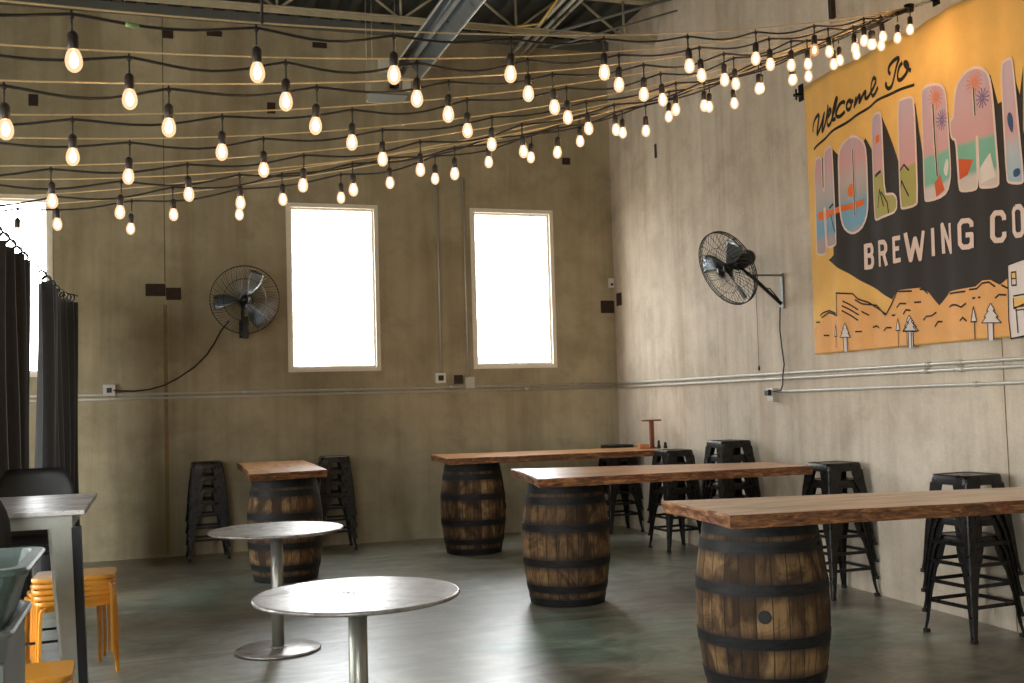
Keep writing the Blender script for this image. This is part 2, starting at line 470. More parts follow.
M['band_blue'] = band('beach_picture_print', [(0.0, srgb(150, 178, 190)), (0.25, srgb(178, 186, 190)), (0.4, PNK), (0.6, srgb(196, 168, 176)), (0.95, LAV)])

# ---------------------------------------------------------------- room shell
BACK_Y = 11.85
CEIL_Z = 5.79
def wall_x(y): return 5.02 + 0.0355*(y-5.5)
WALL_ANG = math.atan(0.0355)
X_LEFT, Y_FRONT = -4.2, -3.2

b = MB(); b.box(X_LEFT-0.3, 5.9, Y_FRONT-0.3, BACK_Y+0.3, -0.2, 0.0)
tag(b.build('floor', M['floor']), kind='structure')

def wall_with_holes(name, u0, u1, z0, z1, holes, place, mat):
    """solid wall slab in (u, z) with rectangular holes; place(u, d, z) gives the point, d = 0 inner face, 1 outer"""
    us = sorted({u0, u1, *[h[0] for h in holes], *[h[1] for h in holes]})
    zs = sorted({z0, z1, *[h[2] for h in holes], *[h[3] for h in holes]})
    hole = lambda u, z: any(h[0] < u < h[1] and h[2] < z < h[3] for h in holes)
    mb = MB()
    solid = {}
    for i in range(len(us)-1):
        for j in range(len(zs)-1):
            solid[i, j] = not hole((us[i]+us[i+1])/2, (zs[j]+zs[j+1])/2)
    for (i, j), s_ in solid.items():
        if not s_: continue
        a, b_, c, d = us[i], us[i+1], zs[j], zs[j+1]
        q = lambda dd: [place(a, dd, c), place(b_, dd, c), place(b_, dd, d), place(a, dd, d)]
        mb.add(q(0), [(0, 1, 2, 3)]); mb.add(q(1), [(3, 2, 1, 0)])
        for (di, dj, e) in ((-1, 0, ((a, c), (a, d))), (1, 0, ((b_, c), (b_, d))), (0, -1, ((a, c), (b_, c))), (0, 1, ((a, d), (b_, d)))):
            if not solid.get((i+di, j+dj), False):
                (ua, za), (ub, zb) = e
                mb.add([place(ua, 0, za), place(ub, 0, zb), place(ub, 1, zb), place(ua, 1, za)], [(0, 1, 2, 3)])
    bm_o = mb.build(name, mat, recalc=False)
    bm = bmesh.new(); bm.from_mesh(bm_o.data)
    bmesh.ops.remove_doubles(bm, verts=bm.verts[:], dist=1e-5)
    bmesh.ops.recalc_face_normals(bm, faces=bm.faces[:])
    bm.to_mesh(bm_o.data); bm.free()
    return tag(bm_o, kind='structure')

WZ0, WZ1 = 1.886, 3.742
WINS = [(-1.99, -0.972), (1.377, 2.393), (3.467, 4.485)]
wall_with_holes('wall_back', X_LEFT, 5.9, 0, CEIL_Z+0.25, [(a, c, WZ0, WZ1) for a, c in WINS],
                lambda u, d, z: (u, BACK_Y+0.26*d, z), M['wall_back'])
def R(s, out, z):
    """point on the right wall: s along it (0 at y = 5.5, growing towards the back wall), out into the room"""
    c_, s_ = math.cos(WALL_ANG), math.sin(WALL_ANG)
    return Vector((5.02+s*s_-out*c_, 5.5+s*c_+out*s_, z))
wall_with_holes('wall_right', -9.0, 6.35, 0, CEIL_Z+0.25, [], lambda u, d, z: R(u, -0.25*d, z), M['wall_right'])
ADDED_SIDE_OPEN = [(1.4, 4.6, 0.15, 3.0), (5.6, 8.8, 0.15, 3.0)]  # openings added out of view to let in side daylight
wall_with_holes('wall_left', Y_FRONT, BACK_Y, 0, CEIL_Z+0.25, ADDED_SIDE_OPEN, lambda u, d, z: (X_LEFT-0.25*d, u, z), M['wall_back'])
ADDED_FRONT_OPEN = [(-3.2, -0.6, 0.3, 3.2)]  # another added opening, behind the camera, for daylight
wall_with_holes('wall_front', X_LEFT, 4.95, 0, CEIL_Z+0.25, ADDED_FRONT_OPEN, lambda u, d, z: (u, Y_FRONT-0.25*d, z), M['wall_back'])

# windows in the back wall
for i, (x0, x1) in enumerate(WINS):
    e = empty('window_%d' % (i+1), ((x0+x1)/2, BACK_Y, WZ0)); tag(e, kind='structure')
    hw, hh = (x1-x0)/2, WZ1-WZ0
    f = MB()
    def ring(f, o0, o1, y0, y1):
        f.box(-hw+o0, -hw+o1, y0, y1, o0, hh-o0)
        f.box(hw-o1, hw-o0, y0, y1, o0, hh-o0)
        f.box(-hw+o1, hw-o1, y0, y1, o0, o1)
        f.box(-hw+o1, hw-o1, y0, y1, hh-o1, hh-o0)
    ring(f, 0.0, 0.045, -0.012, 0.10)
    f.build('window_frame', M['white_frame'], e)
    f = MB(); ring(f, 0.045, 0.068, 0.03, 0.075)
    f.build('window_sash', M['white_plastic'], e)
    f = MB(); f.box(-hw+0.05, hw-0.05, 0.05, 0.058, 0.05, hh-0.05)
    f.build('window_pane', M['glass'], e)
# added glazed openings on the unseen sides, put in to supply side daylight
wi = 4
for (a, c, z0, z1) in ADDED_SIDE_OPEN:
    e = empty('window_%d' % wi, (X_LEFT, (a+c)/2, z0)); tag(e, kind='structure'); wi += 1
    f = MB(); h = (c-a)/2
    for y in [-h+0.03, -h/2, 0, h/2, h-0.03]: f.box(-0.12, -0.06, y-0.03, y+0.03, 0, z1-z0)
    for z in [0.03, (z1-z0)/3, (z1-z0)*2/3, z1-z0-0.03]: f.box(-0.115, -0.065, -h, h, z-0.03, z+0.03)
    f.build('window_frame', M['white_frame'], e)
    f = MB(); f.box(-0.092, -0.088, -h, h, 0, z1-z0); f.build('window_pane', M['glass'], e)
for (a, c, z0, z1) in ADDED_FRONT_OPEN:
    e = empty('window_%d' % wi, ((a+c)/2, Y_FRONT, z0)); tag(e, kind='structure'); wi += 1
    f = MB(); h = (c-a)/2
    for x in [-h+0.03, 0, h-0.03]: f.box(x-0.03, x+0.03, -0.12, -0.06, 0, z1-z0)
    for z in [0.03, (z1-z0)/2, z1-z0-0.03]: f.box(-h, h, -0.115, -0.065, z-0.03, z+0.03)
    f.build('window_frame', M['white_frame'], e)
    f = MB(); f.box(-h, h, -0.092, -0.088, 0, z1-z0); f.build('window_pane', M['glass'], e)

# light portals in the openings: they emit nothing, they only guide the sampling of the sky
def portal(name, loc, rot, sx_, sy_):
    l = bpy.data.lights.new(name, 'AREA'); l.shape = 'RECTANGLE'; l.size = sx_; l.size_y = sy_
    l.cycles.is_portal = True
    o = bpy.data.objects.new(name, l); o.location = loc; o.rotation_euler = rot; link(o)
for x0, x1 in WINS: portal('portal', ((x0+x1)/2, BACK_Y+0.2, (WZ0+WZ1)/2), (-PI/2, 0, 0), x1-x0, WZ1-WZ0)
for (a, c, z0, z1) in ADDED_SIDE_OPEN: portal('portal', (X_LEFT-0.2, (a+c)/2, (z0+z1)/2), (0, -PI/2, 0), z1-z0, c-a)
for (a, c, z0, z1) in ADDED_FRONT_OPEN: portal('portal', ((a+c)/2, Y_FRONT-0.2, (z0+z1)/2), (PI/2, 0, 0), c-a, z1-z0)

# corrugated metal deck, flutes running towards the back wall
b = MB(); x = X_LEFT-0.2; y0, y1 = Y_FRONT-0.2, BACK_Y+0.24
prof = []
while x < 5.85:
    prof += [(x, 0.0), (x+0.09, 0.0), (x+0.115, 0.05), (x+0.205, 0.05)]; x += 0.23
vs = [(px, yy, CEIL_Z+pz) for yy in (y0, y1) for px, pz in prof]; n = len(prof)
b.add(vs, [(i, i+1, n+i+1, n+i) for i in range(n-1)])
b.box(X_LEFT-0.2, 5.85, y0, y1, CEIL_Z+0.06, CEIL_Z+0.2)
tag(b.build('ceiling', M['deck'], recalc=False), kind='structure')

# panel joints
b = MB(); b.box(0.095, 0.135, BACK_Y-0.004, BACK_Y, 0.02, 2.62)
tag(b.build('trim_1', M['caulk']), kind='structure')
b = MB(); b.box(0.110, 0.120, BACK_Y-0.002, BACK_Y, 2.86, CEIL_Z)
tag(b.build('trim_2', M['joint_grey']), kind='structure')
def rbox(mb, s0, s1, o0, o1, z0, z1, mi=0):
    lo = [R(s0, o0, z0), R(s0, o1, z0), R(s1, o1, z0), R(s1, o0, z0)]
    hi = [R(s0, o0, z1), R(s0, o1, z1), R(s1, o1, z1), R(s1, o0, z1)]
    return mb.hexa(lo, hi, mi)
b = MB(); rbox(b, -0.086, -0.080, 0.0, 0.002, 0.0, CEIL_Z)
tag(b.build('trim_3', M['joint_grey']), kind='structure')
# steel ledger angle at the head of the back wall
b = MB(); b.box(X_LEFT, 5.24, BACK_Y-0.09, BACK_Y-0.001, CEIL_Z-0.10, CEIL_Z-0.085); b.box(X_LEFT, 5.24, BACK_Y-0.09, BACK_Y-0.078, CEIL_Z-0.085, CEIL_Z-0.001)
tag(b.build('trim_4', M['grey_steel']), kind='structure')

# ---------------------------------------------------------------- roof joist
JY, JZ = 10.4, 5.372
e = empty('roof_joist', (0.5, JY, JZ), 0, 'cream steel open-web roof joist running parallel to the back wall under the deck', 'roof joist')
b = MB(); b.box(X_LEFT-0.5, 4.68, -0.055, -0.004, -0.012, 0.0); b.box(X_LEFT-0.5, 4.68, 0.004, 0.055, -0.012, 0.0)
b.box(X_LEFT-0.5, 4.68, -0.012, -0.004, -0.055, 0.0); b.box(X_LEFT-0.5, 4.68, 0.004, 0.012, -0.055, 0.0)
b.build('bottom_chord', M['cream_steel'], e)
b = MB(); b.box(X_LEFT-0.5, 4.68, -0.05, 0.05, CEIL_Z-JZ-0.03, CEIL_Z-JZ-0.003)
b.build('top_chord', M['cream_steel'], e)
TOPW = CEIL_Z-JZ-0.02
for i in range(-4, 5):
    xc = 1.16+i*1.22-0.5
    for dx in (-0.55, 0, 0.55):
        if xc+dx > 4.6 or xc+dx < -4.6: continue
        b = MB(); b.tube([(xc, 0, -0.02), (xc+dx, 0, TOPW)], 0.014, 6)
        b.build('web_member', M['cream_steel'], e)

# diagonal bridging and service pipes near the corner
b = MB(); b.tube([(3.95, 10.35, 5.32), (5.12, 9.6, 5.56)], 0.016, 6); b.tube([(3.98, 10.42, 5.20), (5.13, 9.75, 5.46)], 0.010, 6)
tag(b.build('bridging_brace', M['grey_steel']), 'pair of thin steel braces running from the joist to the right wall', 'brace')
for i, (dx, lab) in enumerate(((0, 'left'), (0.13, 'middle'), (0.24, 'right'))):
    b = MB(); b.tube([(3.90+dx, BACK_Y-0.1, 5.46+0.03*i), (3.90+dx, 7.6, 5.50+0.03*i)], 0.022 if i < 2 else 0.015, 8)
    tag(b.build('ceiling_pipe', M['galv']), 'grey pipe under the deck left of the right wall, the %s one of the three' % lab, 'pipe', 'pipes under the deck')
b = MB(); b.tube([(2.62, 9.2, 5.26), (2.92, 9.9, 5.22), (3.05, 10.55, 5.42), (3.55, 10.55, 5.42), (3.68, 9.9, 5.25), (3.76, 8.8, 5.5)], 0.013, 6)
tag(b.build('gas_line', M['yellow_pipe']), 'yellow gas line bent from the heater across the roof joist', 'gas line')

# ---------------------------------------------------------------- radiant tube heater
e = empty('tube_heater', (2.44, 10.6, 4.83), 0.006, 'long galvanised radiant tube heater hanging beneath the deck, top centre', 'heater')
b = MB()
pr = [(-0.175, 0.0), (-0.165, 0.012), (-0.09, 0.125), (0.07, 0.135), (0.165, 0.012), (0.175, 0.0)]
ya, yb = -7.0, 0.0
vs = []; n = len(pr)
for yy in (ya, yb):
    for px, pz in pr: vs.append((px, yy, pz))
for yy in (ya, yb):
    for px, pz in pr: vs.append((px*1.03, yy, pz+0.006))
fs = [(i, i+1, n+i+1, n+i) for i in range(n-1)]+[(2*n+i, 3*n+i, 3*n+i+1, 2*n+i+1) for i in range(n-1)]
b.add(vs, fs)
b.build('reflector', M['alu'], e, recalc=False)
b = MB()
for sx_ in (-0.178, 0.170): b.box(sx_, sx_+0.008, ya, yb, -0.012, 0.008)
b.build('reflector_lip', M['galv'], e)
b = MB(); b.tube([(0.0, ya, 0.075), (0.0, 0.12, 0.075)], 0.032, 14)
b.build('burner_tube', M['grey_steel'], e)
b = MB(); b.box(-0.34, -0.17, 0.02, 0.30, -0.20, 0.19, bev=0.008)
b.build('burner_box', M['cream_steel'], e)
b = MB(); b.box(-0.26, -0.15, -0.03, 0.018, 0.04, 0.17, bev=0.006)
b.build('control_cover', M['white_plastic'], e)
b = MB(); b.box(-0.02, 0.07, -0.02, 0.04, -0.14, -0.01, bev=0.006)
b.build('air_intake', M['white_plastic'], e)
b = MB(); b.lathe([(0.0, -0.05), (0.05, -0.05), (0.05, 0.05), (0.0, 0.05)], 16, (-0.10, 0.0, -0.07), M=None)
b.build('blower', M['black_metal'], e)
b = MB(); b.hexa([(-0.42, -0.25, -0.262), (-0.02, -0.25, -0.262), (0.04, 0.25, -0.205), (-0.32, 0.25, -0.205)], [(-0.42, -0.25, -0.25), (-0.02, -0.25, -0.25), (0.04, 0.25, -0.193), (-0.32, 0.25, -0.193)])
b.tube([(-0.1, 0.2, -0.2), (-0.1, 0.2, -0.08)], 0.006, 5); b.tube([(-0.26, 0.2, -0.2), (-0.26, 0.2, -0.1)], 0.006, 5)
b.build('heat_shield', M['grey_steel'], e)
for px, py in ((-0.36, 0.1), (-0.30, 0.1), (-0.08, 0.0)):
    b = MB(); b.tube([(px, py, 0.13), (px, py, CEIL_Z-4.83)], 0.004, 5)
    b.build('hanging_rod', M['galv'], e)

# ---------------------------------------------------------------- conduits
def strap(mb, p0, p1):
    pass
y_ = BACK_Y-0.016
for nm, z, lab, cps in (('electrical_conduit', 1.692, 'upper steel conduit along the back wall beneath the windows', (0.9, 3.2, 4.72)),
                        ('electrical_conduit', 1.646, 'lower steel conduit along the back wall beneath the windows', (2.0, 4.1))):
    e = empty(nm, (X_LEFT+0.1, y_, z), 0, lab, 'conduit')
    b = MB(); b.tube([(0, 0, 0), (5.21-X_LEFT-0.1, 0, -0.008)], 0.0125, 8); b.build('pipe', M['galv'], e)
    for c_ in cps:
        q = c_-X_LEFT-0.1
        b = MB(); b.tube([(q-0.03, 0, -0.004), (q+0.03, 0, -0.004)], 0.018, 8); b.build('coupling', M['galv'], e)
def rconduit(s0, s1, z0, z1, lab, cps, r=0.0125):
    base = R(s0, 0.02, z0)
    e = empty('electrical_conduit', base, 0, lab, 'conduit')
    b = MB(); b.tube([(0, 0, 0), R(s1, 0.02, z1)-base], r, 8); b.build('pipe', M['galv'], e)
    for c_ in cps:
        t = (c_-s0)/(s1-s0); zz = z0+(z1-z0)*t
        b = MB(); b.tube([R(c_-0.028, 0.02, zz)-base, R(c_+0.028, 0.02, zz)-base], r+0.006, 8); b.build('coupling', M['galv'], e)
rconduit(6.30, -8.0, 1.680, 1.665, 'highest steel conduit running along the right wall under the banner', (0.62, 0.30))
rconduit(6.30, -8.0, 1.636, 1.620, 'middle steel conduit running along the right wall under the banner', (0.64, 0.29))
rconduit(2.66, -8.0, 1.522, 1.548, 'lowest steel conduit on the right wall, starting at the fan outlet', (0.16,), 0.0115)
# vertical conduits on the back wall
for x, zt, zb, lab in ((3.078, 4.06, 1.85, 'thin vertical conduit rising from the small box between the two windows'),
                       (3.392, 4.09, 1.70, 'thin vertical conduit along the left side of the right-hand window')):
    b = MB(); b.tube([(x, BACK_Y-0.014, zb), (x, BACK_Y-0.014, zt)], 0.010, 8)
    tag(b.build('vertical_conduit', M['galv']), lab, 'conduit')
b = MB(); rbox(b, 1.53, 1.57, 0.0, 0.04, 4.42, CEIL_Z-0.01); tag(b.build('wall_channel', M['rust_plate']), 'dark vertical steel channel high on the right wall', 'channel')
b = MB(); b.tube([R(1.60, 0.015, 4.36), R(1.60, 0.015, CEIL_Z-0.01)], 0.009, 6); tag(b.build('vertical_conduit', M['galv']), 'pale vertical conduit beside the dark channel on the right wall', 'conduit')

def wall_box(name, x, z, w, h, d, mat, lab, cat, inner=None, innermat=None):
    e = empty(name, (x, BACK_Y-0.001, z-h/2), 0, lab, cat)
    b = MB(); b.box(-w/2, w/2, -d, 0, 0, h, bev=min(0.006, d/3)); b.build('box_body', M[mat], e)
    if inner:
        b = MB(); iw, ih = inner; b.box(-iw/2, iw/2, -d-0.004, -d+0.001, h/2-ih/2, h/2+ih/2); b.build('face_plate', M[innermat], e)
    return e
wall_box('switch_box', 3.065, 1.79, 0.12, 0.115, 0.05, 'white_plastic', 'small white switch box with dark face between the two windows', 'switch box', (0.06, 0.06), 'dark_plastic')
wall_box('junction_box', 3.41, 1.73, 0.11, 0.13, 0.045, 'galv', 'grey steel junction box below the corner of the right-hand window', 'junction box')
wall_box('cable_clip_box', 3.28, 1.77, 0.10, 0.10, 0.03, 'rust_plate', 'brown rusty box left of the grey junction box', 'box')
e = wall_box('outlet_box', -0.44, 1.735, 0.12, 0.12, 0.05, 'galv', 'grey outlet with a black plug on the back wall left of the panel joint', 'outlet', (0.05, 0.05), 'dark_plastic')
wall_box('outlet_box', -1.02+0.02, 1.735, 0.11, 0.13, 0.05, 'galv', 'pale outlet box on the back wall between the two black curtains', 'outlet')
# corner sensor
e = empty('motion_sensor', (5.20, BACK_Y-0.001, 2.83), 0, 'small beige sensor high in the corner between the walls', 'sensor')
b = MB(); b.box(-0.03, 0.03, -0.045, 0, 0, 0.11, bev=0.006); b.build('sensor_body', M['white_plastic'], e)
b = MB(); b.box(-0.015, 0.015, -0.05, -0.044, 0.02, 0.05); b.build('sensor_lens', M['dark_plastic'], e)

# weld plates
PL = [(0.02, 2.775, 0.20, 0.13, 'rusty steel plate left of the tan joint near the fan, the higher of the pair'),
      (0.20, 2.735, 0.15, 0.13, 'rusty steel plate right of the tan joint near the fan, the lower of the pair'),
      (5.15, 2.60, 0.17, 0.15, 'rusty steel plate on the back wall at the corner beneath the sensor'),
      (0.65, 5.56, 0.16, 0.06, 'dark steel plate on the wall head above the left fan'),
      (1.78, 5.52, 0.16, 0.06, 'dark steel plate on the wall head above the left-hand window'),
      (0.17, 5.52, 0.11, 0.10, 'dark square plate on the wall head over the panel joint'),
      (1.24, 4.78, 0.09, 0.12, 'small dark anchor plate above and left of the left-hand window'),
      (-1.15, 4.72, 0.09, 0.12, 'small dark anchor plate high above the curtained window'),
      (4.68, 4.34, 0.10, 0.08, 'small dark anchor plate above the right-hand window')]
for x, z, w, h, lab in PL:
    b = MB(); b.box(-w/2, w/2, -0.012, -0.0005, -h/2, h/2, bev=0.003)
    for sx_ in (-0.3, 0.3): b.lathe([(0.012, 0), (0.008, 0.008)], 8, (0, 0, 0), M=Matrix.Translation((sx_*w, -0.012, 0)) @ Matrix.Rotation(PI/2, 4, 'X'))
    o = b.build('weld_plate', M['rust_plate']); o.location = (x, BACK_Y, z); tag(o, lab, 'steel plate', 'weld plates on the walls')
b = MB(); rbox(b, 6.26, 6.12, 0.0005, 0.012, 2.60, 2.75); tag(b.build('weld_plate', M['rust_plate']), 'rusty steel plate on the right wall at the corner', 'steel plate', 'weld plates on the walls')
b = MB(); rbox(b, 5.02, 4.98, 0.0005, 0.01, 4.10, 4.25); tag(b.build('weld_plate', M['rust_plate']), 'narrow dark slot plate high on the right wall above the fan', 'steel plate', 'weld plates on the walls')

# ---------------------------------------------------------------- barrels
def make_barrel(bung_angle=None):
    e = empty('wooden_barrel', (0, 0, 0))
    prof = []
    def rad(z):
        t = abs(z-0.448)/0.448
        return 0.329-0.058*t**1.9
    for i in range(29):
        z = 0.9*i/28*0.994+0.002; prof.append((rad(z), z))
    b = MB(); b.lathe(prof, 78, smooth=True, cap=False)
    inr = rad(0.9)-0.022
    b.lathe([(inr, 0.03), (inr, 0.002)], 78, cap=False); b.lathe([(inr, 0.896), (inr, 0.866)], 78, cap=False)
    for z, ro in ((0.002, prof[0][0]), (0.896, prof[-1][0])):
        vs = [(r*math.cos(2*PI*j/78), r*math.sin(2*PI*j/78), z) for r in (inr, ro) for j in range(78)]
        b.add(vs, [(j, (j+1) % 78, 78+(j+1) % 78, 78+j) for j in range(78)])
    b.build('staves', M['barrel'], e)
    for z0, z1 in HOOPS:
        b = MB(); zc0, zc1 = max(z0, 0.004), z1
        b.lathe([(rad(zc0)-0.004, zc0), (rad(zc0)+0.0035, zc0), (rad(zc1)+0.0035, zc1), (rad(zc1)-0.004, zc1)], 72, cap=False, smooth=False)
        zz = (zc0+zc1)/2; a = -1.9+z0*2
        for da in (0, 0.05): b.lathe([(0.009, 0), (0.006, 0.006)], 8, M=Matrix.Rotation(a+da, 4, 'Z') @ Matrix.Translation((rad(zz)+0.003, 0, zz)) @ Matrix.Rotation(PI/2, 4, 'Y'))
        b.build('hoop', M['hoop'], e)
    for z, nm in ((0.866, 'barrel_head'), (0.03, 'barrel_head')):
        b = MB(); b.lathe([(inr-0.0005, z), (inr-0.0005, z+0.012)], 64); b.build(nm, M['barrel'], e)
    # bung: dark hole in the bilge facing local -Y
    b = MB(); Mx = Matrix.Translation((0, -rad(0.45)+0.004, 0.45)) @ Matrix.Rotation(PI/2, 4, 'X')
    b.lathe([(0.031, 0), (0.031, 0.008), (0.026, 0.010)], 20, M=Mx, cap=True)
    bg_ = b.build('bung', M['rubber'], e)
    return e
first = make_barrel()
BAR = [(2.885, 4.82, 2.6, 0, 'large oak barrel with a dark bung hole carrying the nearest plank table'),
       (2.92, 7.64, 2.2, 1, 'oak barrel with black hoops under the middle plank table'),
       (3.05, 10.58, 1.3, 2, 'oak barrel with black hoops under the farthest of the long plank tables'),
       (1.085, 9.76, 3.3, 3, 'oak barrel partly hidden by the far round table, under the short plank')]
for i, (x, y, rz, k_, lab) in enumerate(BAR):
    o = first if i == 0 else copy_tree(first)
    o.location = (x, y, 0)
    o.rotation_euler.z = math.radians(-29.5) if i == 0 else rz
    tag(o, lab, 'barrel', 'oak barrels used as table legs')

# ---------------------------------------------------------------- plank table tops
def plank(name, lab, pts, z1, th, mat, rag, loc, parent_end=None, seed=1):
    """pts: near-left, near-right, far-right, far-left (counter-clockwise)"""
    rnd = random.Random(seed)
    def edge(a, b_, n, amp, bulge=0.0, freq=2.3, ph=0.0):
        a, b_ = Vector(a), Vector(b_); d = (b_-a); nn = Vector((d.y, -d.x)).normalized(); out = []
        for i in range(n):
            t = i/n
            w = amp*(0.6*math.sin(freq*t*6.28+ph)+0.4*math.sin(freq*2.7*t*6.28+ph*2))*min(1, 6*t, 6*(1-t)) + rnd.uniform(-1, 1)*amp*0.22 + bulge*math.sin(PI*t)
            p = a+d*t+nn*w; out.append((p.x-loc[0], p.y-loc[1]))
        return out
    P = [Vector(p) for p in pts]
    L = (P[1]-P[0]).length
    top = edge(P[0], P[1], int(L*22), rag, ph=rnd.uniform(0, 6)) + edge(P[1], P[2], 14, 0.004) + edge(P[2], P[3], int(L*22), rag, ph=rnd.uniform(0, 6)) + edge(P[3], P[0], 18, 0.006, bulge=-0.015)
    n = len(top)
    e = empty(name, (loc[0], loc[1], z1-th), 0, lab, 'table top')
    c = Vector((sum(p[0] for p in top)/n, sum(p[1] for p in top)/n))
    def inset(p, k_):
        v_ = Vector(p)-c; L_ = v_.length
        return c+v_*(1-k_/L_)
    rings = []
    for k_, z in ((0.0, th), (-0.004, th-0.010), (0.002, th*0.5), (0.006, 0.006), (0.010, 0.0)):
        rings.append([(*(inset(p, k_ + (rnd.uniform(-0.006, 0.006) if 0 < z < th-0.001 else 0))), z) for p in top])
    tris = tessellate_polygon([[Vector((p[0], p[1], 0)) for p in top]])
    b = MB(); b.add([(p[0], p[1], th) for p in top], [tuple(t) for t in tris]); b.add(rings[-1], [tuple(t) for t in tris], 0)
    b.build('plank_board', mat, e, recalc=False)
    b = MB(); b.add([v for r_ in rings for v in r_], [(j*n+i, j*n+(i+1) % n, (j+1)*n+(i+1) % n, (j+1)*n+i) for j in range(len(rings)-1) for i in range(n)], smooth=False)
    b.build('live_edge', M['bark'], e, recalc=False)
    return e
ZT = 0.966
plank('plank_table_top', 'tan live-edge plank on the barrel nearest the camera', [(2.435, 4.31), (4.90, 4.02), (4.93, 4.56), (2.49, 5.10)], ZT-0.001, 0.062, M['plank_tan'], 0.008, (2.9, 4.6), seed=3)
plank('plank_table_top', 'orange varnished live-edge plank on the middle barrel', [(2.495, 7.02), (4.60, 6.90), (4.62, 7.52), (2.695, 8.24)], ZT-0.001, 0.062, M['plank_orange'], 0.007, (3.0, 7.4), seed=5)
plank('plank_table_top', 'orange live-edge plank on the farthest barrel, reaching into the room corner', [(2.69, 10.20), (4.95, 10.06), (5.10, 10.80), (2.785, 11.22)], ZT-0.001, 0.062, M['plank_orange'], 0.007, (3.1, 10.5), seed=7)
plank('plank_table_top', 'short orange plank pointing at the back wall between two stool stacks', [(0.735, 9.16), (1.40, 9.33), (1.44, 11.2), (0.785, 11.3)], ZT-0.001, 0.062, M['plank_orange_y'], 0.006, (1.1, 10.0), seed=9)

# ---------------------------------------------------------------- metal stools, stacked
def make_stool():
    e = empty('metal_stool', (0, 0, 0))
    H, T, F = 0.61, 0.147, 0.205
    # seat: rounded square pan with rolled rim, hand hole slot and skirt
    b = MB(); n4 = rrect(T, T, 0.035, 5); n = len(n4)
    rings = []
    for k_, z in ((1.05, H-0.060), (1.03, H-0.025), (1.0, H-0.006), (0.975, H), (0.93, H-0.003), (0.90, H-0.006)):
        rings.append([(x*k_, y*k_, z) for x, y in n4])
    b.add([v for r_ in rings for v in r_], [(j*n+i, j*n+(i+1) % n, (j+1)*n+(i+1) % n, (j+1)*n+i) for j in range(len(rings)-1) for i in range(n)], smooth=True)
    hole = [(x, y) for x, y in rrect(0.035, 0.012, 0.0115, 5)]
    m_ = len(hole)
    outer = rings[-1]
    tr = tessellate_polygon([[Vector(v) for v in outer], [Vector((x, y, H-0.006)) for x, y in hole]])
    b.add(list(outer)+[(x, y, H-0.006) for x, y in hole], [tuple(t) for t in tr])
    b.add([(x, y, z) for z in (H-0.006, H-0.016) for x, y in hole], [(i, (i+1) % m_, m_+(i+1) % m_, m_+i) for i in range(m_)])
    # inner skin of the skirt
    inn = [[(x*1.035, y*1.035, H-0.060) for x, y in n4], [(x*0.97, y*0.97, H-0.010) for x, y in n4]]
    b.add(inn[0]+inn[1], [(i, n+i, n+(i+1) % n, (i+1) % n) for i in range(n)], smooth=True)
    b.build('seat', M['stool'], e, recalc=False)
    for sx_, sy_ in ((1, 1), (-1, 1), (-1, -1), (1, -1)):
        b = MB(); vs = []
        lv = [(H-0.050, T*1.035, 0.112), (H-0.13, T+0.013, 0.098), (0.40, T+0.024, 0.068), (0.25, T+0.037, 0.046), (0.08, T+0.049, 0.032), (0.018, F, 0.026)]
        th = 0.004
        for z, c_, w in lv:
            r_ = 0.012
            outl = [(c_-w, c_), (c_-r_, c_), (c_-r_*0.3, c_-r_*0.3), (c_, c_-r_), (c_, c_-w)]
            inl = [(c_-th, c_-w), (c_-th, c_-r_-0.002), (c_-r_*0.5-th, c_-r_*0.5-th), (c_-r_-0.002, c_-th), (c_-w, c_-th)]
            for x, y in outl+inl: vs.append((sx_*x, sy_*y, z))
        q = 10
        fs = [(j*q+i, j*q+(i+1) % q, (j+1)*q+(i+1) % q, (j+1)*q+i) for j in range(len(lv)-1) for i in range(q)]
        fs += [tuple(range(q)), tuple((len(lv)-1)*q+i for i in range(q))]
        b.add(vs, fs)
        lg = b.build('leg', M['stool'], e)
        b = MB(); b.box(F-0.029, F+0.002, F-0.029, F+0.002, 0.0, 0.022, M=Matrix.Diagonal((sx_, sy_, 1, 1)), bev=0.003)
        b.build('foot_cap', M['rubber'], lg)
    c_ = T+0.040
    for a in range(4):
        Mx = Matrix.Rotation(a*PI/2, 4, 'Z')
        b = MB(); b.box(-c_+0.006, c_-0.006, c_-0.012, c_-0.006, 0.19, 0.213, M=Mx)
        b.build('foot_rail', M['stool'], e)
    return e
stool0 = make_stool()
used = False
def stack(x, y, rz, n, where):
    global used
    lv = {4: ['bottom', 'second lowest', 'second highest', 'top'], 5: ['bottom', 'second lowest', 'middle', 'second highest', 'top']}[n]
    for k_ in range(n):
        o = stool0 if not used else copy_tree(stool0)
        used = True
        o.location = (x+random.uniform(-1, 1)*0.0015, y+random.uniform(-1, 1)*0.0015, 0.1225*k_)
        o.rotation_euler.z = rz+random.uniform(-1, 1)*0.004
        tag(o, 'black stool, %s of the stack %s' % (lv[k_], where), 'stool', 'stacked black metal stools')
stack(4.745, 5.48, math.radians(4), 4, 'behind the nearest plank table')
stack(4.83, 6.975, math.radians(2), 4, 'at the wall end of the middle plank table')
stack(4.87, 8.60, math.radians(2), 5, 'below the wall fan, the tallest stack')
stack(4.90, 9.76, math.radians(3), 4, 'in front of the farthest plank table')
stack(5.00, 11.36, math.radians(0), 4, 'in the room corner')
stack(0.50, 11.52, math.radians(2), 4, 'left of the short plank table')
stack(1.80, 11.52, math.radians(-2), 4, 'right of the short plank table')

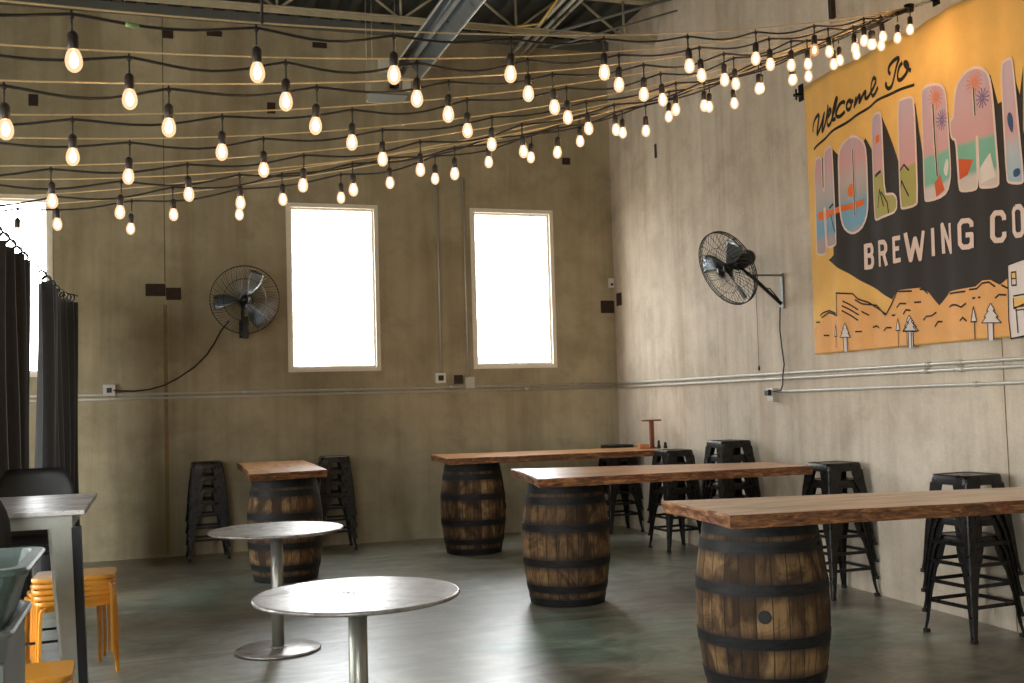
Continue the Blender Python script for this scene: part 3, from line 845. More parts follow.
# ---------------------------------------------------------------- round tables
def round_table(x, y, lab):
    e = empty('round_table', (x, y, 0), 0, lab, 'table', 'round metal tables')
    b = MB(); b.lathe([(0.05, 0.728), (0.390, 0.730), (0.411, 0.736), (0.415, 0.743), (0.412, 0.749), (0.405, 0.7505)], 96)
    tp = b.build('table_top', M['alu_top'], e)
    b = MB()
    rnd = random.Random(int(x*100))
    for q in range(5):
        a = rnd.uniform(0, 6.28); r_ = rnd.uniform(0.01, 0.05)
        b.tube([(r_*math.cos(a)+0.02*math.cos(a+t), r_*math.sin(a)+0.02*math.sin(a+t), 0.7510) for t in [i*0.5 for i in range(6)]], 0.0014, 4)
    b.build('scratch_marks', M['white_plastic'], tp)
    b = MB(); b.lathe([(0.038, 0.02), (0.038, 0.728)], 32); b.lathe([(0.06, 0.70), (0.11, 0.727)], 24); b.lathe([(0.05, 0.018), (0.045, 0.026), (0.038, 0.03)], 32)
    b.build('pedestal', M['leg_metal'], e)
    b = MB(); b.lathe([(0.245, 0.0), (0.262, 0.004), (0.262, 0.012), (0.252, 0.017), (0.04, 0.022)], 80)
    b.build('base_plate', M['alu_top'], e)
round_table(0.715, 6.93, 'round grey metal table farther from the camera, its round base in view')
round_table(0.765, 4.37, 'round grey metal table nearest the camera with a bright window reflection')

# ---------------------------------------------------------------- high table, left
e = empty('high_table', (-0.76, 6.04, 0), 0, 'tall grey metal table at the left edge with thick tapered legs', 'table')
b = MB(); b.box(-0.62, 0.445, -0.56, 0.56, 1.028, 1.052, bev=0.004); b.build('table_top', M['alu_top'], e)
b = MB()
for y0, y1 in ((-0.50, -0.485), (0.485, 0.50)): b.box(-0.56, 0.385, y0, y1, 0.965, 1.027)
for x0, x1 in ((-0.56, -0.545), (0.37, 0.385)): b.box(x0, x1, -0.485, 0.485, 0.965, 1.027)
b.build('apron', M['leg_metal'], e)
for sx_, sy_ in ((1, -1), (1, 1), (-1, -1), (-1, 1)):
    cx = (0.335 if sy_ < 0 else 0.235) if sx_ > 0 else -0.51
    b = MB()
    dx = sx_*0.035
    def quad(x0_, x1_, w, z, cy_): return [(x0_, cy_-w, z), (x1_, cy_-w, z), (x1_, cy_+w, z), (x0_, cy_+w, z)]
    tx, bx0 = cx-0.05, cx+dx-0.005
    b.hexa(quad(bx0, bx0+0.052, 0.028, 0.02, sy_*0.47), quad(tx, tx+0.092, 0.045, 1.026, sy_*0.445))
    lg = b.build('leg', M['leg_metal'], e)
    b = MB(); b.hexa(quad(bx0+0.005, bx0+0.047, 0.02, 0.0, sy_*0.47), quad(bx0+0.005, bx0+0.047, 0.02, 0.0195, sy_*0.47)); b.build('glide', M['galv'], lg)
    b = MB(); b.hexa(quad(bx0+0.0525, bx0+0.092, 0.026, 0.02, sy_*0.47), quad(tx+0.0925, tx+0.135, 0.040, 0.964, sy_*0.445)); b.build('leg_dark_strip', M['black_leg'], lg)  # separate black strip along the right side of the leg

# ---------------------------------------------------------------- bar chairs with black shells
def bar_chair(x, y, rz, lab):
    e = empty('bar_chair', (x, y, 0), rz, lab, 'chair')
    ZS = 0.78
    # one moulded shell: seat curving into back; local -Y is the front
    b = MB(); nu, nv = 16, 22
    def sh(u, v, off=0.0):
        # v 0..1 from the front lip to the top of the back
        w = 0.215+0.01*math.sin(PI*v)
        if v < 0.5:
            t = v/0.5; y_ = -0.20+0.36*t; z = ZS-0.015*math.sin(PI*t)+(-0.02*(1-t)**3*3)
            ny, nz = 0, 1
        else:
            t = (v-0.5)/0.5; a = t
            y_ = 0.16+0.085*math.sin(min(1, a*1.6)*PI/2)+0.03*a; z = ZS+0.40*a**1.25
            ny, nz = -1, 0.3
        tw = w
        if v > 0.82: tw = w*(1-0.28*((v-0.82)/0.18)**2.2)
        if v < 0.08: tw = w*(1-0.15*((0.08-v)/0.08)**2)
        xx = u*tw
        curl = 0.05*abs(u)**2.6
        y2 = y_-(curl if v > 0.5 else 0)+ny*off
        z2 = z+(curl*0.6 if v <= 0.5 else 0)+nz*off
        return (xx, y2, z2)
    for off in (0.0, -0.012):
        vs = [sh(-1+2*i/nu, j/nv, off) for j in range(nv+1) for i in range(nu+1)]
        b.add(vs, [(j*(nu+1)+i, j*(nu+1)+i+1, (j+1)*(nu+1)+i+1, (j+1)*(nu+1)+i) for j in range(nv) for i in range(nu)], smooth=True)
    N = (nu+1)*(nv+1)
    per = [i for i in range(nu+1)]+[j*(nu+1)+nu for j in range(1, nv+1)]+[nv*(nu+1)+i for i in range(nu-1, -1, -1)]+[j*(nu+1) for j in range(nv-1, 0, -1)]
    for i in range(len(per)):
        a, c = per[i], per[(i+1) % len(per)]
        b.f.append([a, c, N+c, N+a]); b.mi.append(0); b.sm.append(True)
    b.build('seat_shell', M['shell'], e, recalc=False)
    ft = []
    for sx_, sy_ in ((-1, -1), (1, -1), (1, 1), (-1, 1)):
        b = MB(); b.tube([(sx_*0.13, sy_*0.11, ZS-0.035), (sx_*0.235, sy_*0.235, 0.012)], [0.017, 0.011], 10)
        lg = b.build('leg', M['black_leg'], e)
        b = MB(); b.lathe([(0.014, 0), (0.016, 0.02)], 10, (sx_*0.236, sy_*0.236, 0)); b.build('foot_cap', M['galv'], lg)
    for z in (0.22, 0.36):
        t = (ZS-0.035-z)/(ZS-0.047); cx, cy = 0.13+0.105*t, 0.11+0.125*t
        cs = [(-cx, -cy), (cx, -cy), (cx, cy), (-cx, cy)]
        for i in range(4):
            a, c = cs[i], cs[(i+1) % 4]
            if z > 0.3 and i in (0, 2): continue
            b = MB(); b.tube([(*a, z), (*c, z)], 0.008, 8); b.build('foot_rail', M['black_leg'], e)
    b = MB(); b.box(-0.14, 0.14, -0.12, 0.12, ZS-0.042, ZS-0.026, bev=0.004); b.build('seat_bracket', M['black_leg'], e)
bar_chair(-0.66, 6.90, 0.12, 'black shell bar chair behind the tall grey table, in front of the curtains')
bar_chair(-0.815, 5.36, PI, 'black shell bar chair cut by the left edge, near side of the tall table')

# ---------------------------------------------------------------- yellow stacking stools
def make_yellow():
    e = empty('yellow_stool', (0, 0, 0))
    H, hx, hy = 0.445, 0.225, 0.165
    p = rrect(hx, hy, 0.05, 5)
    b = MB(); rings = []
    n = len(p)
    for k_, z in ((0.985, H-0.024), (1.0, H-0.018), (1.0, H-0.006), (0.985, H)):
        rings.append([(x*k_, y*k_, z) for x, y in p])
    b.add([v for r_ in rings for v in r_], [(j*n+i, j*n+(i+1) % n, (j+1)*n+(i+1) % n, (j+1)*n+i) for j in range(3) for i in range(n)], smooth=True)
    b.add(rings[-1], [tuple(range(n))]); b.add(rings[0], [tuple(range(n))[::-1]])
    b.build('seat', M['yellow'], e)
    for sx_, sy_ in ((1, 1), (-1, 1), (-1, -1), (1, -1)):
        pts = [(sx_*(hx-0.055), sy_*(hy-0.022), H-0.027), (sx_*(hx-0.03), sy_*(hy-0.016), H-0.035), (sx_*(hx-0.017), sy_*(hy-0.012), H-0.06), (sx_*(hx-0.010), sy_*(hy-0.008), 0.18), (sx_*(hx-0.008), sy_*(hy-0.006), 0.0)]
        b = MB(); ws = [(0.022, 0.004), (0.022, 0.007), (0.021, 0.009), (0.017, 0.008), (0.010, 0.007)]
        vs = []
        for (px, py, pz), (w, t) in zip(pts, ws):
            dx, dz = (0, 0)
            vs += [(px-0.008, py-w, pz), (px+0.008, py-w, pz), (px+0.008, py+w, pz), (px-0.008, py+w, pz)]
        k_ = len(pts)
        fs = [(j*4+i, j*4+(i+1) % 4, (j+1)*4+(i+1) % 4, (j+1)*4+i) for j in range(k_-1) for i in range(4)]+[(0, 1, 2, 3), tuple((k_-1)*4+i for i in range(4))]
        b.add(vs, fs); b.build('leg', M['yellow'], e)
    b = MB(); b.box(-hx+0.045, hx-0.045, -hy+0.02, -hy+0.032, H-0.06, H-0.0245); b.box(-hx+0.045, hx-0.045, hy-0.032, hy-0.02, H-0.06, H-0.0245)
    b.build('seat_rail', M['yellow'], e)
    return e
ys = make_yellow()
lvn = ['bottom', 'second from the bottom', 'third from the bottom', 'fourth from the bottom', 'top']
for k_ in range(5):
    o = ys if k_ == 0 else copy_tree(ys)
    o.location = (-0.455-0.006*(4-k_), 6.93-0.01*(4-k_), 0.030*k_); o.rotation_euler.z = math.radians(-2+5.5*(4-k_))
    tag(o, 'amber yellow stool, %s of the nested pile beside the tall table' % lvn[k_], 'stool', 'yellow stacking stools')
o = copy_tree(ys); o.location = (-0.555, 4.93, 0.0); o.rotation_euler.z = 0.03
tag(o, 'single amber yellow stool at the bottom left edge, below the tall table', 'stool', 'yellow stacking stools')

# ---------------------------------------------------------------- service cart and tub
def tapered_tub(name, parent, x0, x1, y0, y1, z0, z1, mat, taper=0.05, rim=0.03):
    b = MB(); cx, cy = (x0+x1)/2, (y0+y1)/2; hx, hy = (x1-x0)/2, (y1-y0)/2
    def rr(k_, z): return [(cx+x, cy+y, z) for x, y in rrect(hx+k_, hy+k_, 0.06, 4)]
    rings = [rr(-taper, z0), rr(-taper*0.45, z0+(z1-z0)*0.55), rr(-taper*0.35, z0+(z1-z0)*0.56), rr(-0.004, z1-0.05), rr(0.0, z1-0.02), rr(rim, z1-0.02), rr(rim+0.004, z1-0.008), rr(rim-0.002, z1), rr(-0.006, z1), rr(-0.012, z1-0.03), rr(-taper-0.006, z0+0.012)]
    n = len(rings[0])
    b.add([v for r_ in rings for v in r_], [(j*n+i, j*n+(i+1) % n, (j+1)*n+(i+1) % n, (j+1)*n+i) for j in range(len(rings)-1) for i in range(n)], smooth=False)
    b.add(rings[0], [tuple(range(n))[::-1]]); b.add(rings[-1], [tuple(range(n))])
    return b.build(name, M[mat], parent)
o = tapered_tub('bus_tub', None, -0.48, 0.0, -0.27, 0.27, 0, 0.195, 'tub')
o.location = (-0.40, 3.88, 0.845); tag(o, 'grey-green plastic tub on the cart at the lower left edge', 'tub')
e = empty('service_cart', (-0.67, 3.88, 0), 0, 'grey plastic service cart cut by the lower left corner, under a tub', 'cart')
b = MB(); p = rrect(0.245, 0.30, 0.05, 4)
tapered_tub('top_tray', e, -0.245, 0.245, -0.30, 0.30, 0.76, 0.855, 'cart', 0.01, 0.012)
b = MB(); b.box(-0.235, 0.235, -0.285, 0.285, 0.10, 0.7595, bev=0.015); b.build('cabinet', M['cart'], e)
b = MB(); b.box(-0.236+0.03, 0.236-0.03, -0.287, -0.2855, 0.16, 0.70); b.build('front_panel', M['tub'], e)
for sx_ in (-1, 1):
    for sy_ in (-1, 1):
        b = MB(); b.tube([(sx_*0.18-0.012, sy_*0.22, 0.04), (sx_*0.18+0.012, sy_*0.22, 0.04)], 0.04, 16); b.tube([(sx_*0.18, sy_*0.22, 0.05), (sx_*0.18, sy_*0.22, 0.105)], 0.012, 8)
        b.build('caster', M['rubber'], e)

# ---------------------------------------------------------------- curtains on a slack cable
def cur_xy(y): return -0.74-0.0467*(11.8-y)
def cab_z(y): return 2.695+0.012*math.sin((y-7)*3)-0.06*math.sin(PI*max(0, min(1, (11.8-y)/3.2)))
ys_ = [11.83-0.12*i for i in range(62)]
b = MB(); b.tube([(cur_xy(y), y, cab_z(y)) for y in ys_], 0.006, 6)
tag(b.build('curtain_cable', M['cable']), 'thin sagging cable that carries the black curtains', 'cable')
def curtain(y0, y1, nf, lab, seed):
    rnd = random.Random(seed)
    e = empty('curtain', (cur_xy((y0+y1)/2), (y0+y1)/2, 0.06), 0, lab, 'curtain', 'black curtains on the cable')
    ox, oy = e.location.x, e.location.y
    N = nf*10; ph = [rnd.uniform(-0.3, 0.3) for _ in range(nf+2)]
    vs = []; NZ = 14
    for j in range(NZ+1):
        t = j/NZ
        for i in range(N+1):
            u = i/N; y = y0+(y1-y0)*u
            a = 2*PI*u*nf+ph[int(u*nf)]*0.3
            amp = 0.075*(0.75+0.25*t)*(1+0.3*math.sin(u*7+seed))
            x = cur_xy(y)+amp*math.sin(a)+0.012*math.sin(t*5+u*9)
            yy = y+0.02*math.sin(2*a)*(1-0.5*t)
            zt = cab_z(y)-0.075-0.012*abs(math.cos(a/2))
            z = zt+(0.08-zt)*t
            vs.append((x-ox, yy-oy, z-0.06))
    b = MB(); b.add(vs, [(j*(N+1)+i, j*(N+1)+i+1, (j+1)*(N+1)+i+1, (j+1)*(N+1)+i) for j in range(NZ) for i in range(N)], smooth=True)
    o = b.build('curtain_cloth', M['curtain'], e, recalc=False)
    sol = o.modifiers.new('thickness', 'SOLIDIFY'); sol.thickness = 0.004
    for i in range(nf+1):
        y = y0+(y1-y0)*min(1, max(0, (i+0.1)/(nf+0.2))); c_ = (cur_xy(y)-ox, y-oy, cab_z(y)-0.035-0.06)
        b = MB(); b.tube([(c_[0]+0.034*math.cos(a), c_[1]+0.01*math.sin(a), c_[2]+0.036*math.sin(a)) for a in [2*PI*q/12 for q in range(12)]], 0.007, 6, closed=True)
        b.build('curtain_ring', M['black_metal'], e)
curtain(6.95, 8.50, 6, 'charcoal curtain panel at the left edge, nearer the camera', 3)
curtain(9.36, 11.30, 7, 'charcoal curtain panel hanging closer to the back wall', 8)

# ---------------------------------------------------------------- wall fans
def fan_head(parent, Mx, D, blade_rot, nwire=40):
    """cage faces local -Z ... front centre at +Z; Mx maps it into the parent's frame"""
    r = D/2
    def P(x, y, z): return Mx @ Vector((x, y, z))
    def ringp(rr, z, n=48): return [P(rr*math.cos(2*PI*i/n), rr*math.sin(2*PI*i/n), z) for i in range(n)]
    front = lambda q: 0.045+0.065*(1-q**2)       # q = radius share
    back = lambda q: 0.012-0.075*(1-q**2)
    for nm, fn, hub in (('front_cage', front, 0.10), ('rear_cage', back, 0.2)):
        b = MB()
        b.tube(ringp(r, fn(1)), 0.0045, 6, closed=True)
        b.tube(ringp(r*hub+0.012, fn(hub)), 0.004, 5, closed=True)
        b.tube(ringp(r*0.62, fn(0.62)), 0.0025, 4, closed=True)
        nw = nwire if nm == 'front_cage' else nwire//2
        for i in range(nw):
            a0 = 2*PI*i/nw
            b.tube([P(r*q*math.cos(a0+0.5*(1-q)), r*q*math.sin(a0+0.5*(1-q)), fn(q)) for q in (hub+0.03, 0.3, 0.5, 0.72, 0.9, 1.0)], 0.0020, 4)
        b.build(nm, M['black_metal'], parent)
    b = MB(); b.tube(ringp(r+0.001, 0.029), 0.004, 6, closed=True)
    for i in range(8): b.tube([P((r+0.002)*math.cos(i*PI/4), (r+0.002)*math.sin(i*PI/4), z) for z in (0.012, 0.045)], 0.004, 5)
    b.build('cage_band', M['black_metal'], parent)
    b = MB()
    b.lathe([(0.0, 0.122), (0.03, 0.120), (0.040, 0.113), (0.040, 0.102), (0, 0.102)], 24, M=Mx, cap=False)
    b.build('cage_badge', M['black_metal'], parent)
    b = MB(); b.lathe([(0.0, 0.0), (0.045, 0.002), (0.048, 0.035), (0.03, 0.055), (0.0, 0.058)], 24, M=Mx, cap=False)
    hb = b.build('fan_hub', M['black_metal'], parent)
    for kk in range(3):
        a0 = blade_rot+kk*2*PI/3
        vs = []; nr, na = 6, 6
        for i in range(nr+1):
            q = 0.13+0.78*i/nr; half = 0.30+0.22*math.sin(PI*min(1, i/nr*0.9)); 
            for j in range(na+1):
                s_ = -1+2*j/na; a = a0+s_*half*0.62+0.18*q
                vs.append(P(r*q*math.cos(a), r*q*math.sin(a), 0.022+0.036*s_*(1-0.35*q)+0.008*(1-s_*s_)))
        b = MB(); b.add(vs, [(i*(na+1)+j, i*(na+1)+j+1, (i+1)*(na+1)+j+1, (i+1)*(na+1)+j) for i in range(nr) for j in range(na)], smooth=True)
        bl = b.build('fan_blade', M['alu'], parent, recalc=False)
        sol = bl.modifiers.new('t', 'SOLIDIFY'); sol.thickness = 0.002
    b = MB(); b.lathe([(0.0, -0.27), (0.045, -0.262), (0.068, -0.23), (0.072, -0.13), (0.066, -0.07), (0.045, -0.045), (0.02, 0.0)], 28, M=Mx, cap=False)
    b.build('motor', M['black_metal'], parent)

def aim(pos, nrm, up=Vector((0, 0, 1))):
    z = nrm.normalized(); x = up.cross(z).normalized(); y = z.cross(x)
    m_ = Matrix((x, y, z)).transposed().to_4x4(); m_.translation = pos
    return m_
# left fan, on the back wall
base = Vector((0.90, BACK_Y, 2.26))
e = empty('wall_fan', base, 0, 'round caged fan on the back wall left of the windows, facing the room', 'fan', 'caged wall fans')
fc = Vector((0.898, 11.45, 2.635))-base
fan_head(e, aim(fc, Vector((-0.05, -1, -0.08))), 0.70, PI*0.98, 64)
b = MB()
b.tube([(0.0, -0.02, 0.06), (-0.01, -0.24, 0.06), (-0.012, -0.25, 0.30), fc+Vector((0, 0.14, -0.05))], 0.022, 10)
b.build('support_arm', M['black_metal'], e)
b = MB(); b.box(-0.035, 0.035, -0.02, -0.001, 0.0, 0.20, bev=0.004); b.box(-0.03, 0.03, -0.43, -0.40, -0.03, 0.20, bev=0.004); b.box(-0.02, 0.02, -0.41, -0.02, 0.03, 0.06)
b.build('wall_bracket', M['black_metal'], e)
b = MB(); b.tube([(0.74, 11.50, 2.42), (0.66, 11.62, 2.32), (0.60, 11.78, 2.20), (0.52, 11.82, 2.08), (0.40, 11.825, 1.96), (0.24, 11.825, 1.85), (0.10, 11.825, 1.775), (-0.05, 11.825, 1.735), (-0.2, 11.80, 1.72), (-0.34, 11.79, 1.725), (-0.40, 11.79, 1.735)], 0.008, 6)
tag(b.build('fan_cord', M['cable']), 'black cord curving from the left fan down to the wall outlet', 'cord')
# right fan, on the right wall
bracket = R(2.483, 0.0, 2.23)
e = empty('wall_fan', bracket, 0, 'round caged fan on the right wall beside the banner, tilted down', 'fan', 'caged wall fans')
fc = Vector((4.60, 8.04, 2.57)); nrm = Vector((-0.90, -0.12, -0.41))
fan_head(e, aim(fc-bracket-nrm.normalized()*0.04, nrm), 0.655, 0.6, 48)
L_ = lambda v_: v_-bracket
b = MB(); mt = fc-nrm.normalized()*0.13+Vector((0, 0, -0.03))
b.tube([L_(R(2.483, 0.03, 2.27)), L_(fc+Vector((0.16, -0.15, -0.09))), L_(mt)], 0.016, 10)
b.tube([L_(R(2.49, 0.045, 2.31)), L_(R(2.50, 0.12, 2.40)), L_(R(2.50, 0.20, 2.41)), L_(R(2.5, 0.24, 2.47))], 0.005, 6)
b.build('support_arm', M['black_metal'], e)
b = MB()
b.box(-0.02, 0.0, -0.02, 0.02, 0.0, 0.30, M=Matrix.Rotation(-WALL_ANG, 4, 'Z'))
b.box(-0.30, -0.01, -0.008, 0.008, 0.275, 0.29, M=Matrix.Rotation(-WALL_ANG, 4, 'Z'))
b.build('wall_bracket', M['grey_steel'], e)
b = MB(); pc = L_(fc+Vector((0.22, -0.09, -0.07)))
b.tube([pc, pc+Vector((0, 0, -0.75))], 0.002, 5); b.lathe([(0.003, 0.0), (0.010, 0.015), (0.006, 0.045)], 10, pc+Vector((0, 0, -0.80)))
b.build('pull_chain', M['black_metal'], e)
b = MB(); b.tube([R(2.50, 0.03, 2.24), R(2.52, 0.03, 2.05), R(2.50, 0.03, 1.9), R(2.47, 0.032, 1.75), R(2.47, 0.05, 1.66), R(2.475, 0.05, 1.58), R(2.52, 0.045, 1.53), R(2.62, 0.06, 1.525)], 0.006, 6)
tag(b.build('fan_cord', M['cable']), 'black cord hanging from the right fan bracket to the outlet below', 'cord')
ob = R(2.68, 0.0, 1.44)
e = empty('outlet_box', ob, WALL_ANG*-1, 'grey outlet box with a plugged cord on the right wall below the fan', 'outlet')
b = MB(); b.box(-0.06, -0.001, -0.05, 0.05, 0, 0.11, bev=0.006); b.build('box_body', M['galv'], e)
b = MB(); b.box(-0.095, -0.06, -0.03, 0.035, 0.05, 0.10, bev=0.008); b.build('plug', M['dark_plastic'], e)

# ---------------------------------------------------------------- wooden T post on the far plank
e = empty('table_stand', (5.0, 10.44, ZT), 0, 'small red-brown wooden T-shaped stand at the wall end of the farthest plank', 'stand')
b = MB(); b.box(-0.02, 0.02, -0.018, 0.018, 0.012, 0.285, bev=0.003); b.build('post', M['red_wood'], e)
b = MB(); b.box(-0.10, 0.10, -0.035, 0.035, 0.286, 0.303, bev=0.003); b.build('crossbar', M['red_wood'], e)
b = MB(); b.box(-0.07, 0.05, -0.05, 0.05, 0.0, 0.0115, bev=0.002); b.build('foot_board', M['red_wood'], e)
b = MB(); b.box(-0.055, 0.055, -0.04, 0.04, 0, 0.05, bev=0.01); o = b.build('wooden_block', M['orange_wood']); o.location = (4.875, 10.40, ZT)
tag(o, 'light orange wooden block left of the T-shaped stand', 'wooden block')
for i, (dx, h, lab) in enumerate(((0.05, 0.085, 'taller dark brown shaker beside the T-shaped stand'), (0.10, 0.065, 'shorter dark brown shaker, right of the taller one'))):
    b = MB(); b.lathe([(0.018, 0), (0.020, 0.01), (0.013, h*0.6), (0.015, h*0.8), (0.008, h)], 14); o = b.build('shaker', M['rust_plate']); o.location = (4.99+dx, 10.36-0.05*i, ZT)
    tag(o, lab, 'shaker', 'shakers on the farthest plank')

